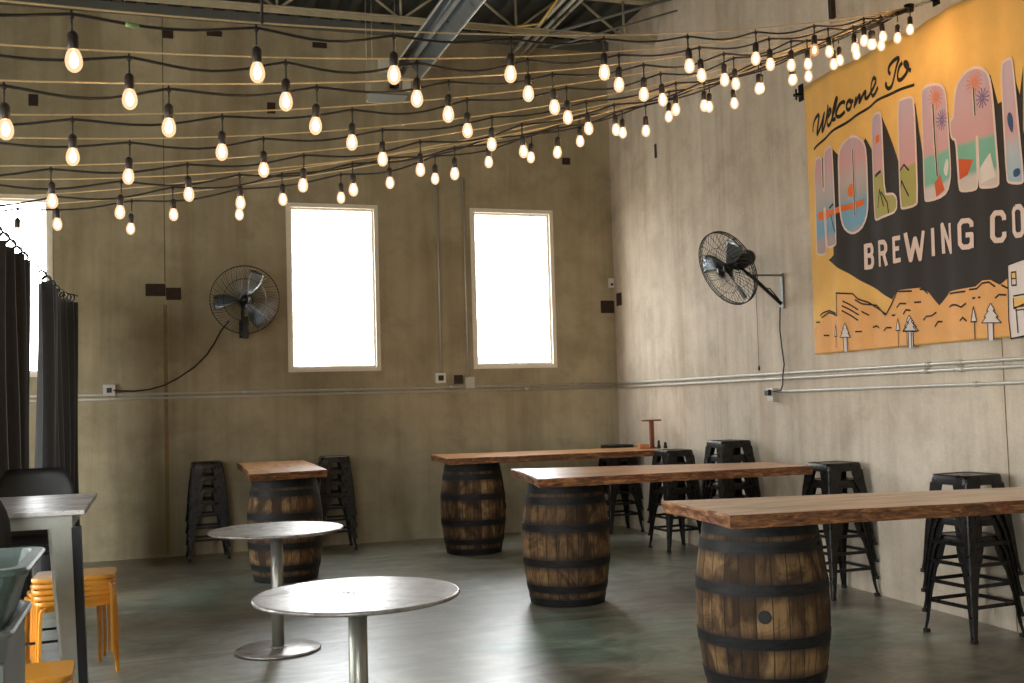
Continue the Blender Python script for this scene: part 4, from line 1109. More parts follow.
BANNER = r'''{"script":[[[1.911,3.467],[1.592,3.542],[1.202,3.61],[0.933,3.633],[0.65,3.628]],[[1.91,3.61],[1.919,3.643],[1.871,3.696],[1.805,3.726],[1.791,3.711],[1.851,3.55],[1.782,3.614],[1.715,3.726],[1.728,3.694],[1.777,3.553],[1.708,3.63],[1.646,3.76]],[[1.66,3.662],[1.622,3.682],[1.6,3.704],[1.615,3.72],[1.644,3.713],[1.671,3.673],[1.682,3.623],[1.658,3.589],[1.607,3.613]],[[1.607,3.616],[1.556,3.695],[1.523,3.784],[1.537,3.782],[1.585,3.68],[1.592,3.618],[1.55,3.626]],[[1.455,3.719],[1.467,3.739],[1.508,3.728],[1.548,3.67],[1.541,3.635],[1.506,3.629],[1.46,3.657]],[[1.409,3.732],[1.44,3.709],[1.44,3.666],[1.406,3.656],[1.374,3.691],[1.381,3.724],[1.409,3.732],[1.392,3.707],[1.348,3.712]],[[1.345,3.654],[1.307,3.74],[1.333,3.662],[1.286,3.725],[1.263,3.736],[1.287,3.661],[1.233,3.73],[1.2,3.748],[1.221,3.693],[1.193,3.683],[1.131,3.718]],[[1.131,3.718],[1.087,3.73],[1.042,3.76],[1.043,3.789],[1.074,3.805],[1.107,3.793],[1.132,3.756],[1.136,3.711],[1.11,3.675],[1.066,3.678],[1.017,3.716]],[[0.884,3.774],[0.908,3.798],[0.896,3.837],[0.838,3.862],[0.763,3.861],[0.809,3.81],[0.839,3.745],[0.874,3.681],[0.916,3.672],[0.941,3.706],[0.929,3.727]],[[0.743,3.813],[0.776,3.795],[0.802,3.749],[0.798,3.703],[0.759,3.694],[0.711,3.727],[0.691,3.773],[0.708,3.81],[0.731,3.809],[0.717,3.773],[0.674,3.735]]],"H":[[1.909,3.374],[1.786,3.384],[1.791,3.26],[1.793,3.109],[1.766,3.104],[1.759,3.253],[1.749,3.406],[1.698,3.425],[1.634,3.424],[1.609,3.404],[1.61,3.055],[1.612,2.669],[1.631,2.644],[1.76,2.646],[1.781,2.666],[1.777,2.806],[1.772,2.963],[1.795,2.964],[1.794,2.78],[1.792,2.618],[1.829,2.598],[1.914,2.612],[1.938,2.632],[1.921,2.972]],"O":[[1.541,3.317],[1.524,3.382],[1.473,3.431],[1.391,3.448],[1.313,3.423],[1.254,3.371],[1.231,3.299],[1.234,3.087],[1.242,2.877],[1.267,2.789],[1.323,2.718],[1.427,2.701],[1.505,2.741],[1.539,2.808],[1.553,2.934],[1.547,3.125]],"L":[[1.142,3.519],[1.078,3.532],[1.016,3.531],[0.993,3.504],[0.998,3.221],[1.002,2.924],[0.954,2.918],[0.903,2.908],[0.864,2.865],[0.875,2.779],[1.015,2.766],[1.139,2.757],[1.162,2.784],[1.153,3.15]],"I":[[0.811,3.547],[0.752,3.557],[0.684,3.552],[0.661,3.526],[0.663,3.173],[0.669,2.814],[0.687,2.785],[0.796,2.779],[0.82,2.798],[0.82,3.121]],"D":[[0.573,3.531],[0.56,3.563],[0.494,3.573],[0.399,3.559],[0.319,3.517],[0.283,3.455],[0.277,3.206],[0.271,2.971],[0.284,2.878],[0.332,2.812],[0.448,2.786],[0.571,2.792],[0.592,2.813],[0.584,3.168]],"A":[[0.211,3.283],[0.202,3.396],[0.171,3.487],[0.111,3.548],[0.04,3.559],[-0.038,3.533],[-0.092,3.476],[-0.109,3.341],[-0.114,3.054],[-0.121,2.777],[-0.096,2.758],[0.015,2.773],[0.032,2.792],[0.029,2.944],[0.029,3.105],[0.04,3.108],[0.043,2.947],[0.048,2.791],[0.07,2.772],[0.177,2.781],[0.199,2.801],[0.201,2.966],[0.203,3.128],[0.241,3.144],[0.253,3.202],[0.251,3.263]],"I2":[[-0.187,3.504],[-0.236,3.519],[-0.295,3.513],[-0.316,3.486],[-0.332,3.109],[-0.348,2.746],[-0.324,2.731],[-0.205,2.761],[-0.185,2.787],[-0.186,3.146]],"slots":[[[1.381,3.341],[1.384,3.092],[1.382,2.835]],[[0.436,3.432],[0.439,3.176],[0.436,2.937]],[[0.043,3.43],[0.042,3.327],[0.039,3.245]],[[1.772,3.369],[1.784,3.131]]],"dark":[[1.778,2.549],[1.678,2.575],[1.606,3.399],[1.536,3.328],[1.459,3.279],[1.299,3.319],[1.237,3.396],[1.152,3.27],[1.073,3.341],[0.995,3.499],[0.91,3.301],[0.812,3.083],[0.72,3.397],[0.653,3.503],[0.628,3.303],[0.591,3.084],[0.441,3.256],[0.273,3.334],[0.257,3.156],[0.196,3.194],[0.037,3.414],[-0.1,3.47],[-0.143,3.273],[-0.196,3.283],[-0.315,3.498],[-0.329,3.357],[-0.356,3.269],[-0.393,3.437],[-0.306,2.276],[-0.153,2.261],[-0.147,2.178],[-0.084,2.141],[-0.021,2.18],[0.047,2.184],[0.114,2.153],[0.384,2.149],[0.493,2.066],[0.592,2.166],[0.683,2.208],[0.922,2.213],[0.988,2.156],[1.219,2.267]],"boxes":{"B":[[1.293,2.603],[1.204,2.6],[1.299,2.412],[1.208,2.413]],"R":[[1.12,2.603],[1.003,2.591],[1.125,2.411],[1.008,2.406]],"E":[[0.943,2.603],[0.833,2.595],[0.948,2.413],[0.837,2.412]],"W":[[0.792,2.607],[0.612,2.596],[0.793,2.412],[0.62,2.405]],"I":[[0.537,2.598],[0.492,2.597],[0.541,2.406],[0.497,2.406]],"N":[[0.436,2.603],[0.312,2.599],[0.437,2.409],[0.318,2.409]],"G":[[0.232,2.602],[0.1,2.591],[0.238,2.413],[0.11,2.402]],"C":[[-0.051,2.608],[-0.159,2.594],[-0.041,2.415],[-0.15,2.405]],"O":[[-0.223,2.611],[-0.339,2.6],[-0.216,2.419],[-0.332,2.411]]},"mount":[[[1.927,2.12],[1.883,2.139],[1.809,2.15],[1.689,2.117]],[[1.907,2.1],[1.81,2.135],[1.671,2.098]],[[1.665,2.092],[1.657,2.274],[1.453,2.247],[1.391,2.202],[1.282,2.164],[1.213,2.124],[1.059,2.057],[1.003,2.115],[0.919,2.207],[0.748,2.192]],[[1.428,2.2],[1.338,2.158],[1.194,2.133],[1.068,2.047]],[[1.573,2.203],[1.388,2.118]],[[1.586,2.168],[1.382,2.079]],[[1.589,2.131],[1.394,2.039]],[[1.352,2.104],[1.281,2.067]],[[0.936,2.093],[0.884,2.118],[0.803,2.109]],[[0.841,2.038],[0.806,2.066],[0.766,2.057]],[[1.251,1.975],[1.206,1.983],[1.171,1.964]],[[1.438,1.956],[1.354,1.952]],[[1.103,1.937],[1.066,1.959],[1.007,1.955]],[[1.995,2.072],[1.931,2.067]],[[1.887,1.958],[1.821,1.952]],[[1.0,2.043],[0.957,2.042]],[[0.683,2.198],[0.644,2.192],[0.6,2.159]],[[0.384,2.136],[0.199,2.131]],[[0.17,2.139],[0.102,2.138],[0.046,2.166],[-0.013,2.167],[-0.056,2.133]],[[-0.096,2.139],[-0.142,2.114]],[[0.734,2.111],[0.674,2.108]],[[0.66,1.98],[0.627,2.003],[0.566,2.003],[0.519,2.023]],[[0.398,2.047],[0.36,2.058],[0.303,2.053],[0.248,2.033],[0.202,2.053]],[[0.147,2.081],[0.12,2.08]],[[0.093,2.08],[0.069,2.08]],[[-0.051,2.061],[-0.078,2.081],[-0.129,2.073]],[[0.541,1.926],[0.509,1.958],[0.471,1.955]],[[0.269,1.944],[0.239,1.965],[0.207,1.937]]],"trees":[[[[1.557,2.032],[1.536,1.991],[1.545,1.989],[1.52,1.954],[1.533,1.952],[1.504,1.918],[1.629,1.926],[1.595,1.955],[1.607,1.958],[1.576,1.989],[1.585,1.993]],[[1.566,1.922],[1.567,1.809]]],[[[0.777,2.027],[0.753,1.985],[0.763,1.982],[0.736,1.945],[0.749,1.944],[0.719,1.907],[0.854,1.916],[0.817,1.947],[0.83,1.95],[0.797,1.982],[0.807,1.987]],[[0.786,1.912],[0.788,1.795]]],[[[-0.02,2.032],[-0.047,1.986],[-0.035,1.984],[-0.066,1.944],[-0.051,1.943],[-0.085,1.904],[0.065,1.915],[0.024,1.947],[0.039,1.951],[0.002,1.984],[0.014,1.989]],[[-0.011,1.909],[-0.008,1.799]]],[[[0.765,2.004],[0.739,1.971],[0.75,1.969],[0.721,1.94],[0.735,1.939],[0.702,1.91],[0.843,1.92],[0.805,1.943],[0.819,1.945],[0.785,1.97],[0.796,1.973]],[[0.772,1.915],[0.774,1.799]]]],"smalltrees":[[[1.7,2.031],[1.683,1.938],[1.734,1.939]],[[0.922,2.014],[0.894,1.928],[0.956,1.929]],[[0.14,2.028],[0.115,1.929],[0.167,1.929]]],"smalltrunks":[[[1.703,1.94],[1.707,1.848]],[[0.924,1.93],[0.929,1.805]],[[0.137,1.929],[0.14,1.814]]],"house":[[-0.155,2.257],[-0.306,2.278],[-0.27,1.794],[-0.152,1.8],[-0.142,1.915]],"hwin":[[[-0.183,2.207],[-0.23,2.205],[-0.229,2.124],[-0.183,2.127]],[[-0.192,2.049],[-0.289,2.046],[-0.283,1.971],[-0.192,1.982]]],"kayak":[[1.899,2.926],[1.866,2.948],[1.766,2.945],[1.62,2.932],[1.548,2.94],[1.385,2.937],[1.272,2.946],[1.28,2.904],[1.344,2.889],[1.528,2.895],[1.624,2.884],[1.772,2.875],[1.872,2.878]],"base":[[2.038,1.932],[1.303,1.902],[0.705,1.894],[-0.276,1.869]]}'''
STRANDS = r'''[{"az":-0.442,"dz":-0.3324,"ph":0.053,"sag":0.0173,"b":[[4.779,5.819,3.883],[4.218,5.562,3.682],[3.672,5.299,3.492],[3.12,5.039,3.32],[2.566,4.779,3.161],[1.995,4.525,3.011],[1.45,4.262,2.886],[0.886,4.005,2.764],[0.345,3.741,2.656],[-0.23,3.487,2.576]],"ext":[[-0.762,3.22,2.491],[-1.313,2.959,2.425],[-1.865,2.698,2.372]],"pre":[]},{"az":-0.3795,"dz":-0.3542,"ph":0.361,"sag":0.0203,"b":[[4.465,5.717,3.775],[3.902,5.49,3.565],[3.343,5.262,3.372],[2.772,5.038,3.201],[2.2,4.814,3.049],[1.638,4.587,2.902],[1.064,4.363,2.782],[0.491,4.139,2.672],[-0.073,3.912,2.584]],"ext":[[-0.635,3.685,2.502],[-1.202,3.459,2.438],[-1.768,3.233,2.39]],"pre":[]},{"az":-0.346,"dz":-0.3752,"ph":0.122,"sag":0.0219,"b":[[4.674,5.815,3.818],[4.155,5.588,3.632],[3.569,5.386,3.423],[2.999,5.178,3.238],[2.411,4.976,3.061],[1.829,4.772,2.903],[1.254,4.565,2.779],[0.642,4.372,2.647],[0.061,4.166,2.555],[-0.474,3.947,2.466]],"ext":[[-1.053,3.742,2.394],[-1.627,3.535,2.34],[-2.201,3.328,2.302]],"pre":[]},{"az":-0.2461,"dz":-0.3936,"ph":0.384,"sag":0.0257,"b":[[4.416,5.762,3.739],[3.832,5.611,3.52],[3.229,5.466,3.313],[2.673,5.306,3.138],[2.055,5.166,2.97],[1.469,5.015,2.832],[0.875,4.868,2.707],[0.287,4.718,2.601],[-0.3,4.568,2.522]],"ext":[[-0.897,4.421,2.454],[-1.489,4.272,2.407],[-2.08,4.124,2.38]],"pre":[]},{"az":-0.1405,"dz":-0.4343,"ph":0.678,"sag":0.0346,"b":[[4.128,5.758,3.587],[3.523,5.673,3.366],[2.912,5.589,3.174],[2.307,5.504,3.01],[1.721,5.412,2.872],[1.11,5.329,2.746],[0.509,5.243,2.648],[-0.097,5.159,2.572]],"ext":[[-0.703,5.074,2.534],[-1.307,4.988,2.516],[-1.911,4.903,2.525]],"pre":[]},{"az":-0.0654,"dz":-0.4455,"ph":0.392,"sag":0.0354,"b":[[4.364,5.842,3.694],[3.824,5.779,3.471],[3.185,5.748,3.261],[2.568,5.711,3.068],[1.977,5.666,2.903],[1.377,5.624,2.764],[0.747,5.591,2.651],[0.165,5.542,2.575],[-0.458,5.507,2.516]],"ext":[[-1.069,5.468,2.485],[-1.678,5.428,2.48],[-2.287,5.388,2.502]],"pre":[]},{"az":-0.0017,"dz":-0.4682,"ph":0.123,"sag":0.0398,"b":[[4.541,5.9,3.767],[4.012,5.871,3.533],[3.442,5.855,3.317],[2.839,5.852,3.113],[2.262,5.839,2.951],[1.631,5.845,2.801],[1.044,5.836,2.686],[0.44,5.834,2.594],[-0.152,5.827,2.526]],"ext":[[-0.813,5.842,2.507],[-1.423,5.841,2.509],[-2.033,5.84,2.54]],"pre":[]},{"az":0.1203,"dz":-0.4099,"ph":0.464,"sag":0.0308,"b":[[4.289,5.926,3.675],[3.73,5.982,3.472],[3.108,6.061,3.269],[2.519,6.129,3.1],[1.942,6.192,2.959],[1.341,6.264,2.824],[0.719,6.342,2.718],[0.11,6.418,2.625],[-0.513,6.496,2.566]],"ext":[[-1.111,6.567,2.531],[-1.716,6.64,2.516],[-2.322,6.713,2.524]],"pre":[]},{"az":0.1984,"dz":-0.4102,"ph":0.154,"sag":0.0319,"b":[[4.604,5.899,3.78],[4.0,6.021,3.555],[3.434,6.13,3.369],[2.861,6.241,3.197],[2.28,6.355,3.038],[1.678,6.476,2.903],[1.105,6.589,2.787],[0.498,6.712,2.686],[-0.12,6.84,2.607],[-0.763,6.974,2.587]],"ext":[[-1.332,7.085,2.562],[-1.93,7.205,2.566],[-2.528,7.325,2.595]],"pre":[]}]'''

# ---------------------------------------------------------------- banner on the right wall
BD = json.loads(BANNER)
S0, S1, Z0, Z1 = 2.035, -1.45, 1.812, 4.015
borg = R(0, 0.0, Z0)
ban = empty('banner', borg, 0, 'large golden fabric banner with big picture-filled letters on the right wall', 'banner')
def fold(s, z):
    t = (z-Z0)/(Z1-Z0)
    return 0.034 + 0.013*math.sin(s*9.0+0.6*math.sin(z*1.3)) + 0.007*math.sin(s*23+z*0.8) + 0.008*t*math.sin(s*4.1+1.0)
def bp(s, z, off=0.0):
    return R(s-0.042, fold(s, z)+off, 1.5+(z-1.5)*0.994)-borg
def draped(polys, off, name, mat, maxlen=0.04):
    """flat print shapes cut out of the banner plane and laid on its folds"""
    bm = bmesh.new()
    for poly in polys:
        vs = [bm.verts.new((p[0], p[1], 0)) for p in poly]
        for t in tessellate_polygon([[Vector((p[0], p[1], 0)) for p in poly]]):
            try: bm.faces.new([vs[i] for i in t])
            except ValueError: pass
    for _ in range(8):
        es = [e_ for e_ in bm.edges if e_.calc_length() > maxlen]
        if not es: break
        bmesh.ops.subdivide_edges(bm, edges=es, cuts=1)
        bmesh.ops.triangulate(bm, faces=[f_ for f_ in bm.faces if len(f_.verts) > 3])
    for v_ in bm.verts: v_.co = bp(v_.co.x, v_.co.y, off)
    me = bpy.data.meshes.new(name); bm.normal_update(); bm.to_mesh(me); bm.free()
    me.materials.append(M[mat])
    return link(bpy.data.objects.new(name, me), ban)
def ribbon(pts, w, kx=1.0, ends=True):
    """outline polygons of a stroke, one per segment plus round joints; kx narrows it along the wall"""
    P = [Vector((p[0]/kx, p[1])) for p in pts]
    out = []
    for a, b_ in zip(P, P[1:]):
        d = b_-a
        if d.length < 1e-5: continue
        d.normalize(); n_ = Vector((-d.y, d.x))*w/2
        out.append([(p.x*kx, p.y) for p in (a+n_, b_+n_, b_-n_, a-n_)])
    for i in range(1, len(P)-1):
        a, b_ = P[i]-P[i-1], P[i+1]-P[i]
        if a.length > 1e-5 and b_.length > 1e-5 and a.angle(b_) > 0.12:
            out.append([((P[i].x+w/2*math.cos(2*PI*q/10))*kx, P[i].y+w/2*math.sin(2*PI*q/10)) for q in range(10)])
    return out
def smooth(pts, k_=3, closed=False):
    for _ in range(k_):
        new = []
        n = len(pts)
        rng = range(n) if closed else range(n-1)
        if not closed: new.append(pts[0])
        for i in rng:
            a, b_ = pts[i], pts[(i+1) % n]
            new.append((a[0]*0.75+b_[0]*0.25, a[1]*0.75+b_[1]*0.25)); new.append((a[0]*0.25+b_[0]*0.75, a[1]*0.25+b_[1]*0.75))
        if not closed: new.append(pts[-1])
        pts = new
    return pts
# cloth with a grid of folds, a hem at the top and bottom
NS, NZ = 150, 40
vs = []
for j in range(NZ+1):
    for i in range(NS+1):
        s = S0+(S1-S0)*i/NS; z = Z0+(Z1-Z0)*j/NZ
        zz = z
        vs.append(bp(s, zz))
b = MB(); b.add(vs, [(j*(NS+1)+i, j*(NS+1)+i+1, (j+1)*(NS+1)+i+1, (j+1)*(NS+1)+i) for j in range(NZ) for i in range(NS)], smooth=True)
o = b.build('banner_cloth', M['ban_yellow'], ban, recalc=False)
sol = o.modifiers.new('thickness', 'SOLIDIFY'); sol.thickness = 0.003; sol.offset = 0
b = MB(); b.tube([R(S0+0.0, 0.006, Z1-0.04)-borg, R(S1-0.03, 0.006, Z1-0.04)-borg], 0.005, 8); b.build('hanging_rod', M['black_metal'], ban)
e = empty('rod_bracket', R(S0+0.02, 0.0, Z1-0.07), 0, 'black clamp bracket holding the upper left corner of the banner', 'bracket')
b = MB(); b.box(-0.07, -0.001, -0.012, 0.03, 0.0, 0.02); b.box(-0.012, -0.001, -0.02, 0.04, -0.04, 0.10); b.tube([(-0.05, 0.015, -0.03), (-0.05, 0.015, 0.06)], 0.008, 8); b.build('clamp', M['black_metal'], e)
# dark drop shadow shape
dark = [tuple(p) for p in BD['dark']]
i_right = max(range(len(dark)), key=lambda i: -dark[i][0])
ext = []
for p in dark:
    ext.append(p)
    if abs(p[0]-BD['dark'][31][0]) < 1e-6 and abs(p[1]-BD['dark'][31][1]) < 1e-6:
        ext += [(-0.50, 3.46), (-0.56, 3.30), (-0.72, 3.42), (-0.80, 3.2), (-1.0, 3.40), (-1.25, 3.30), (-1.3, 2.9), (-1.12, 2.25)]
draped([ext], 0.0030, 'shadow_print', 'ban_black')
# hills and ground
LO = 0.0045
hill = [(2.02, 2.07), (1.90, 2.12), (1.70, 2.10), (1.62, 2.10)]
mt = BD['mount']
ridge = [tuple(p) for p in mt[2]]
dk = [tuple(p) for p in BD['dark'] if p[1] < 2.36 and p[0] < 1.5]
low = [(S0-0.01, 1.83), (S0-0.01, 2.04), (1.86, 2.13), (1.72, 2.09)] + [tuple(p) for p in mt[2][:8]] + [tuple(p) for p in BD['dark'][-4:-8:-1]]
m1 = [tuple(p) for p in mt[2]]
poly = [(S0-0.006, 1.83), (S0-0.006, 2.03)] + [m1[0]] + m1[1:8]
draped([smooth([(S0-0.008, 1.822), (S0-0.008, 2.02), (1.82, 2.11), (m1[0][0]+0.01, m1[0][1])], 0) + m1[1:8] + [BD['dark'][-3] for _ in ()] + [(m1[7][0], 1.822)]], LO, 'hill_print', 'ban_orange')
tops = [tuple(p) for p in BD['dark'][::-1]]
t2 = [p for p in tops if p[1] < 2.31 and p[0] < m1[7][0]+0.02]
t2 = sorted(t2, key=lambda p: -p[0])
draped([[(m1[7][0]+0.001, 1.822), (m1[7][0]+0.001, m1[7][1])] + t2 + [(-1.1, 2.2), (-1.12, 1.822)]], LO, 'hill_print', 'ban_orange')
for p in mt: draped(ribbon(p, 0.012, 0.8), 0.0075, 'outline_print', 'ban_line')
# trees
for poly, tr in BD['trees']:
    stem_ = [(tr[0][0]+0.018, tr[0][1]), (tr[0][0]-0.018, tr[0][1]), (tr[1][0]-0.018, tr[1][1]), (tr[1][0]+0.018, tr[1][1])]
    draped([poly, stem_], 0.0085, 'tree_print', 'ban_white')
    tl = ribbon(poly+[poly[0]], 0.006, 0.8)
    for sg in (-1, 1): tl += ribbon([(tr[0][0]+sg*0.02, tr[0][1]), (tr[1][0]+sg*0.02, tr[1][1])], 0.006)
    draped(tl, 0.0100, 'tree_outline_print', 'ban_line')
for poly, tr in zip(BD['smalltrees'], BD['smalltrunks']):
    draped([poly], 0.0085, 'tree_print', 'ban_white'); draped(ribbon(poly+[poly[0]], 0.008, 0.8)+ribbon(tr, 0.008), 0.0100, 'tree_outline_print', 'ban_line')
# house
hs = [BD['house'][0], (-0.62, 2.30), (-0.62, 1.83), BD['house'][3], BD['house'][4]]
draped([hs], 0.0085, 'house_print', 'ban_white')
wz = BD['hwin'][0]; hw_ = [wz, [(p[0]-0.17, p[1]+0.003) for p in wz]]
for w_ in [[q[0], q[1], ((q[1][0]+q[2][0])/2, (q[1][1]+q[2][1])/2), ((q[0][0]+q[3][0])/2, (q[0][1]+q[3][1])/2)] for q in hw_]+[[BD['hwin'][1][0], (-0.60, BD['hwin'][1][1][1]), (-0.60, BD['hwin'][1][2][1]), BD['hwin'][1][3]]]: draped([w_], 0.0100, 'house_window_print', 'ban_yellow')
hl = ribbon(hs+[hs[0]], 0.010, 0.8)
for q in hw_: hl += ribbon(q+[q[0]], 0.010, 0.8)+ribbon([((q[0][0]+q[3][0])/2, (q[0][1]+q[3][1])/2), ((q[1][0]+q[2][0])/2, (q[1][1]+q[2][1])/2)], 0.008)
s_h = BD['hwin'][1][0][0]
hl += ribbon([(s_h, 2.06), (-0.60, 2.06)], 0.01)+ribbon([(s_h, 1.99), (-0.60, 1.99)], 0.008)+ribbon([(s_h-0.02, 1.99), (s_h-0.03, 1.83)], 0.01)+ribbon([(s_h-0.10, 1.97), (s_h-0.10, 1.83)], 0.01)+ribbon([(s_h-0.015, 1.97), (-0.55, 1.97)], 0.008)
hl += ribbon([tuple(BD['hwin'][1][0]), tuple(BD['hwin'][1][3]), (-0.60, 1.99+0.07)], 0.01)
draped(hl, 0.0115, 'house_outline_print', 'ban_line')
# script writing
draped([r_ for p in BD['script'][:1] for r_ in ribbon(smooth(p, 2), 0.022, 0.8)], 0.004, 'underline_print', 'ban_line')
for p in BD['script'][1:]: draped(ribbon(smooth(p, 2), 0.031, 0.6), 0.004, 'script_lettering', 'ban_line', 0.08)
# big letters
def inset_poly(poly, d):
    n = len(poly); area = sum(poly[i][0]*poly[(i+1) % n][1]-poly[(i+1) % n][0]*poly[i][1] for i in range(n)); sg = 1 if area > 0 else -1
    out = []
    for i in range(n):
        a, b_, c_ = Vector(poly[i-1]), Vector(poly[i]), Vector(poly[(i+1) % n])
        d1, d2 = (b_-a), (c_-b_)
        if d1.length < 1e-6 or d2.length < 1e-6: out.append(tuple(b_)); continue
        d1.normalize(); d2.normalize()
        nn = Vector((-d1.y-d2.y, d1.x+d2.x))*sg
        if nn.length < 0.3: out.append(tuple(b_)); continue
        nn.normalize(); out.append((b_.x+nn.x*d, b_.y+nn.y*d*0.8))
    return out
LET = [('H', 'band_water'), ('O', 'band_water'), ('L', 'band_olive'), ('I', 'band_olive'), ('D', 'band_teal'), ('A', 'band_teal'), ('I2', 'band_blue')]
for nm, mat in LET:
    pl = smooth([tuple(p) for p in BD[nm]], 1, True)
    draped([pl], 0.0050, 'letter_picture', mat)
    draped([r_ for r_ in ribbon(pl+pl[:1], 0.017, 0.85)], 0.0070, 'letter_border', 'ban_cream', 0.08)
for p in BD['slots']:
    draped(ribbon(p, 0.032, 0.85), 0.0080, 'letter_slot_border', 'ban_cream'); draped(ribbon(p, 0.013, 0.85), 0.0095, 'letter_slot', 'ban_black')
# little pictures inside the letters
draped([[(p[0], p[1]) for p in BD['kayak']]], 0.0062, 'kayak_print', 'ban_kayak')
def star(cs, cz, r0, r1, n_): 
    out = []
    for i in range(n_):
        a = 2*PI*i/n_; out += ribbon([(cs+r0*math.cos(a), cz+r0*math.sin(a)), (cs+r1*math.cos(a)*0.9, cz+r1*math.sin(a))], 0.009)
    return out
for q in ((0.405, 3.47, 0.005, 0.085, 16), (0.035, 3.46, 0.005, 0.08, 16)): draped(star(*q), 0.0062, 'firework_print', 'ban_fire')
for q in ((0.355, 3.30, 0.005, 0.07, 14), (-0.03, 3.34, 0.005, 0.065, 12)): draped(star(*q), 0.0064, 'firework_print', 'ban_fire2')
for q in ([(0.46, 2.80), (0.47, 2.90), (0.41, 2.94), (0.37, 2.83)], [(0.195, 2.86), (0.195, 3.0), (0.08, 2.97), (0.13, 2.88)]): draped([q], 0.0066, 'umbrella_print', 'ban_red')
for q in (smooth([(0.38, 2.96), (0.32, 3.04), (0.29, 3.00), (0.33, 2.90)], 2, True), [(0.02, 2.80), (0.02, 2.90), (-0.07, 2.98), (-0.10, 2.82)]): draped([q], 0.0064, 'parasol_print', 'ban_white')
for q in (smooth([(-0.215, 3.15), (-0.24, 3.20), (-0.29, 3.16), (-0.28, 3.05), (-0.25, 3.07)], 2, True), smooth([(-0.255, 2.78), (-0.255, 2.83), (-0.325, 2.83), (-0.325, 2.78)], 2, True)): draped([q], 0.0064, 'sunglasses_print', 'ban_blue')
for q in (ribbon([(1.12, 3.08), (1.03, 3.10)], 0.022), ribbon([(1.10, 2.84), (1.06, 2.97), (1.02, 2.84)], 0.010), ribbon([(1.04, 2.95), (0.98, 2.86), (0.97, 2.76)], 0.010), ribbon([(0.84, 2.84), (0.80, 2.98), (0.74, 2.86)], 0.010), ribbon([(0.82, 3.05), (0.77, 3.09), (0.73, 3.04)], 0.012), ribbon([(1.71, 2.95), (1.63, 2.97)], 0.018), ribbon([(1.69, 2.90), (1.62, 2.74)], 0.010)): draped(q, 0.0064, 'picture_line_print', 'ban_line')
for q in ([(1.08, 3.31), (1.08, 3.37), (1.03, 3.37), (1.03, 3.32)], smooth([(1.47, 2.99), (1.46, 3.08), (1.39, 3.09), (1.38, 2.99)], 2, True)): draped([q], 0.0064, 'orange_figure_print', 'ban_kayak')
# capital lettering below
G = {'B': [[(0.12, 0), (0.12, 1)], [(0.12, 0.93), (0.7, 0.93), (0.85, 0.8), (0.85, 0.65), (0.65, 0.53), (0.12, 0.53)], [(0.65, 0.53), (0.88, 0.4), (0.88, 0.2), (0.7, 0.07), (0.12, 0.07)]],
     'R': [[(0.12, 0), (0.12, 1)], [(0.12, 0.93), (0.7, 0.93), (0.86, 0.8), (0.86, 0.62), (0.7, 0.5), (0.12, 0.5)], [(0.6, 0.5), (0.88, 0)]],
     'E': [[(0.14, 0), (0.14, 1)], [(0.14, 0.93), (0.95, 0.93)], [(0.14, 0.53), (0.8, 0.53)], [(0.14, 0.07), (0.95, 0.07)]],
     'W': [[(0.05, 1), (0.27, 0), (0.5, 0.75), (0.73, 0), (0.95, 1)]],
     'I': [[(0.5, 0), (0.5, 1)]],
     'N': [[(0.13, 0), (0.13, 1), (0.87, 0), (0.87, 1)]],
     'G': [[(0.88, 0.72), (0.88, 0.85), (0.7, 0.95), (0.3, 0.95), (0.12, 0.82), (0.12, 0.18), (0.3, 0.05), (0.7, 0.05), (0.88, 0.18), (0.88, 0.46), (0.5, 0.46)], [(0.88, 0.3), (0.88, 0)]],
     'C': [[(0.88, 0.70), (0.88, 0.82), (0.7, 0.95), (0.3, 0.95), (0.12, 0.82), (0.12, 0.18), (0.3, 0.05), (0.7, 0.05), (0.88, 0.18), (0.88, 0.32)]],
     'O': [[(0.3, 0.95), (0.7, 0.95), (0.88, 0.82), (0.88, 0.18), (0.7, 0.05), (0.3, 0.05), (0.12, 0.18), (0.12, 0.82), (0.3, 0.95)]]}
for ch, bx in BD['boxes'].items():
    (ax, az), (bx_, bz), (cx_, cz), (dx_, dz) = bx
    rb = []
    for st in G[ch]:
        pts = []
        for u, v_ in st:
            ts, tz = ax+(bx_-ax)*u, az+(bz-az)*u; us, uz = cx_+(dx_-cx_)*u, cz+(dz-cz)*u
            pts.append((us+(ts-us)*v_, uz+(tz-uz)*v_))
        rb += ribbon(pts, 0.033, 1.0)
    draped(rb, 0.0080, 'capital_letter', 'ban_cream', 0.08)

# ---------------------------------------------------------------- string lights
SD = json.loads(STRANDS)
C0 = Vector((4.80, 5.852, 4.045))
hook = R(0.355, 0.0, 4.115)
e = empty('wall_anchor', hook, 0, 'black hook and turnbuckle on the right wall where all light strings meet', 'hook')
b = MB(); b.box(-0.012, -0.001, -0.03, 0.03, -0.03, 0.03); b.tube([Vector((-0.012+0, 0, 0)), Vector((-0.05, 0, 0))], 0.008, 8); b.build('hook_plate', M['black_metal'], e)
p0, p1 = Vector((-0.05, 0, 0)), C0-hook
b = MB()
for q in range(7):
    c_ = p0+(p1-p0)*((q+0.5)/7); d_ = (p1-p0).normalized(); side = d_.orthogonal().normalized() if q % 2 else d_.cross(d_.orthogonal()).normalized()
    b.tube([c_+d_*0.022*math.cos(a)+side*0.012*math.sin(a) for a in [2*PI*t/10 for t in range(10)]], 0.0035, 5, closed=True)
b.build('chain', M['galv'], e)
b = MB(); b.lathe([(0.0, -0.03), (0.03, -0.025), (0.035, 0.02), (0.01, 0.03)], 14, p1); b.build('gathering_ring', M['black_metal'], e)

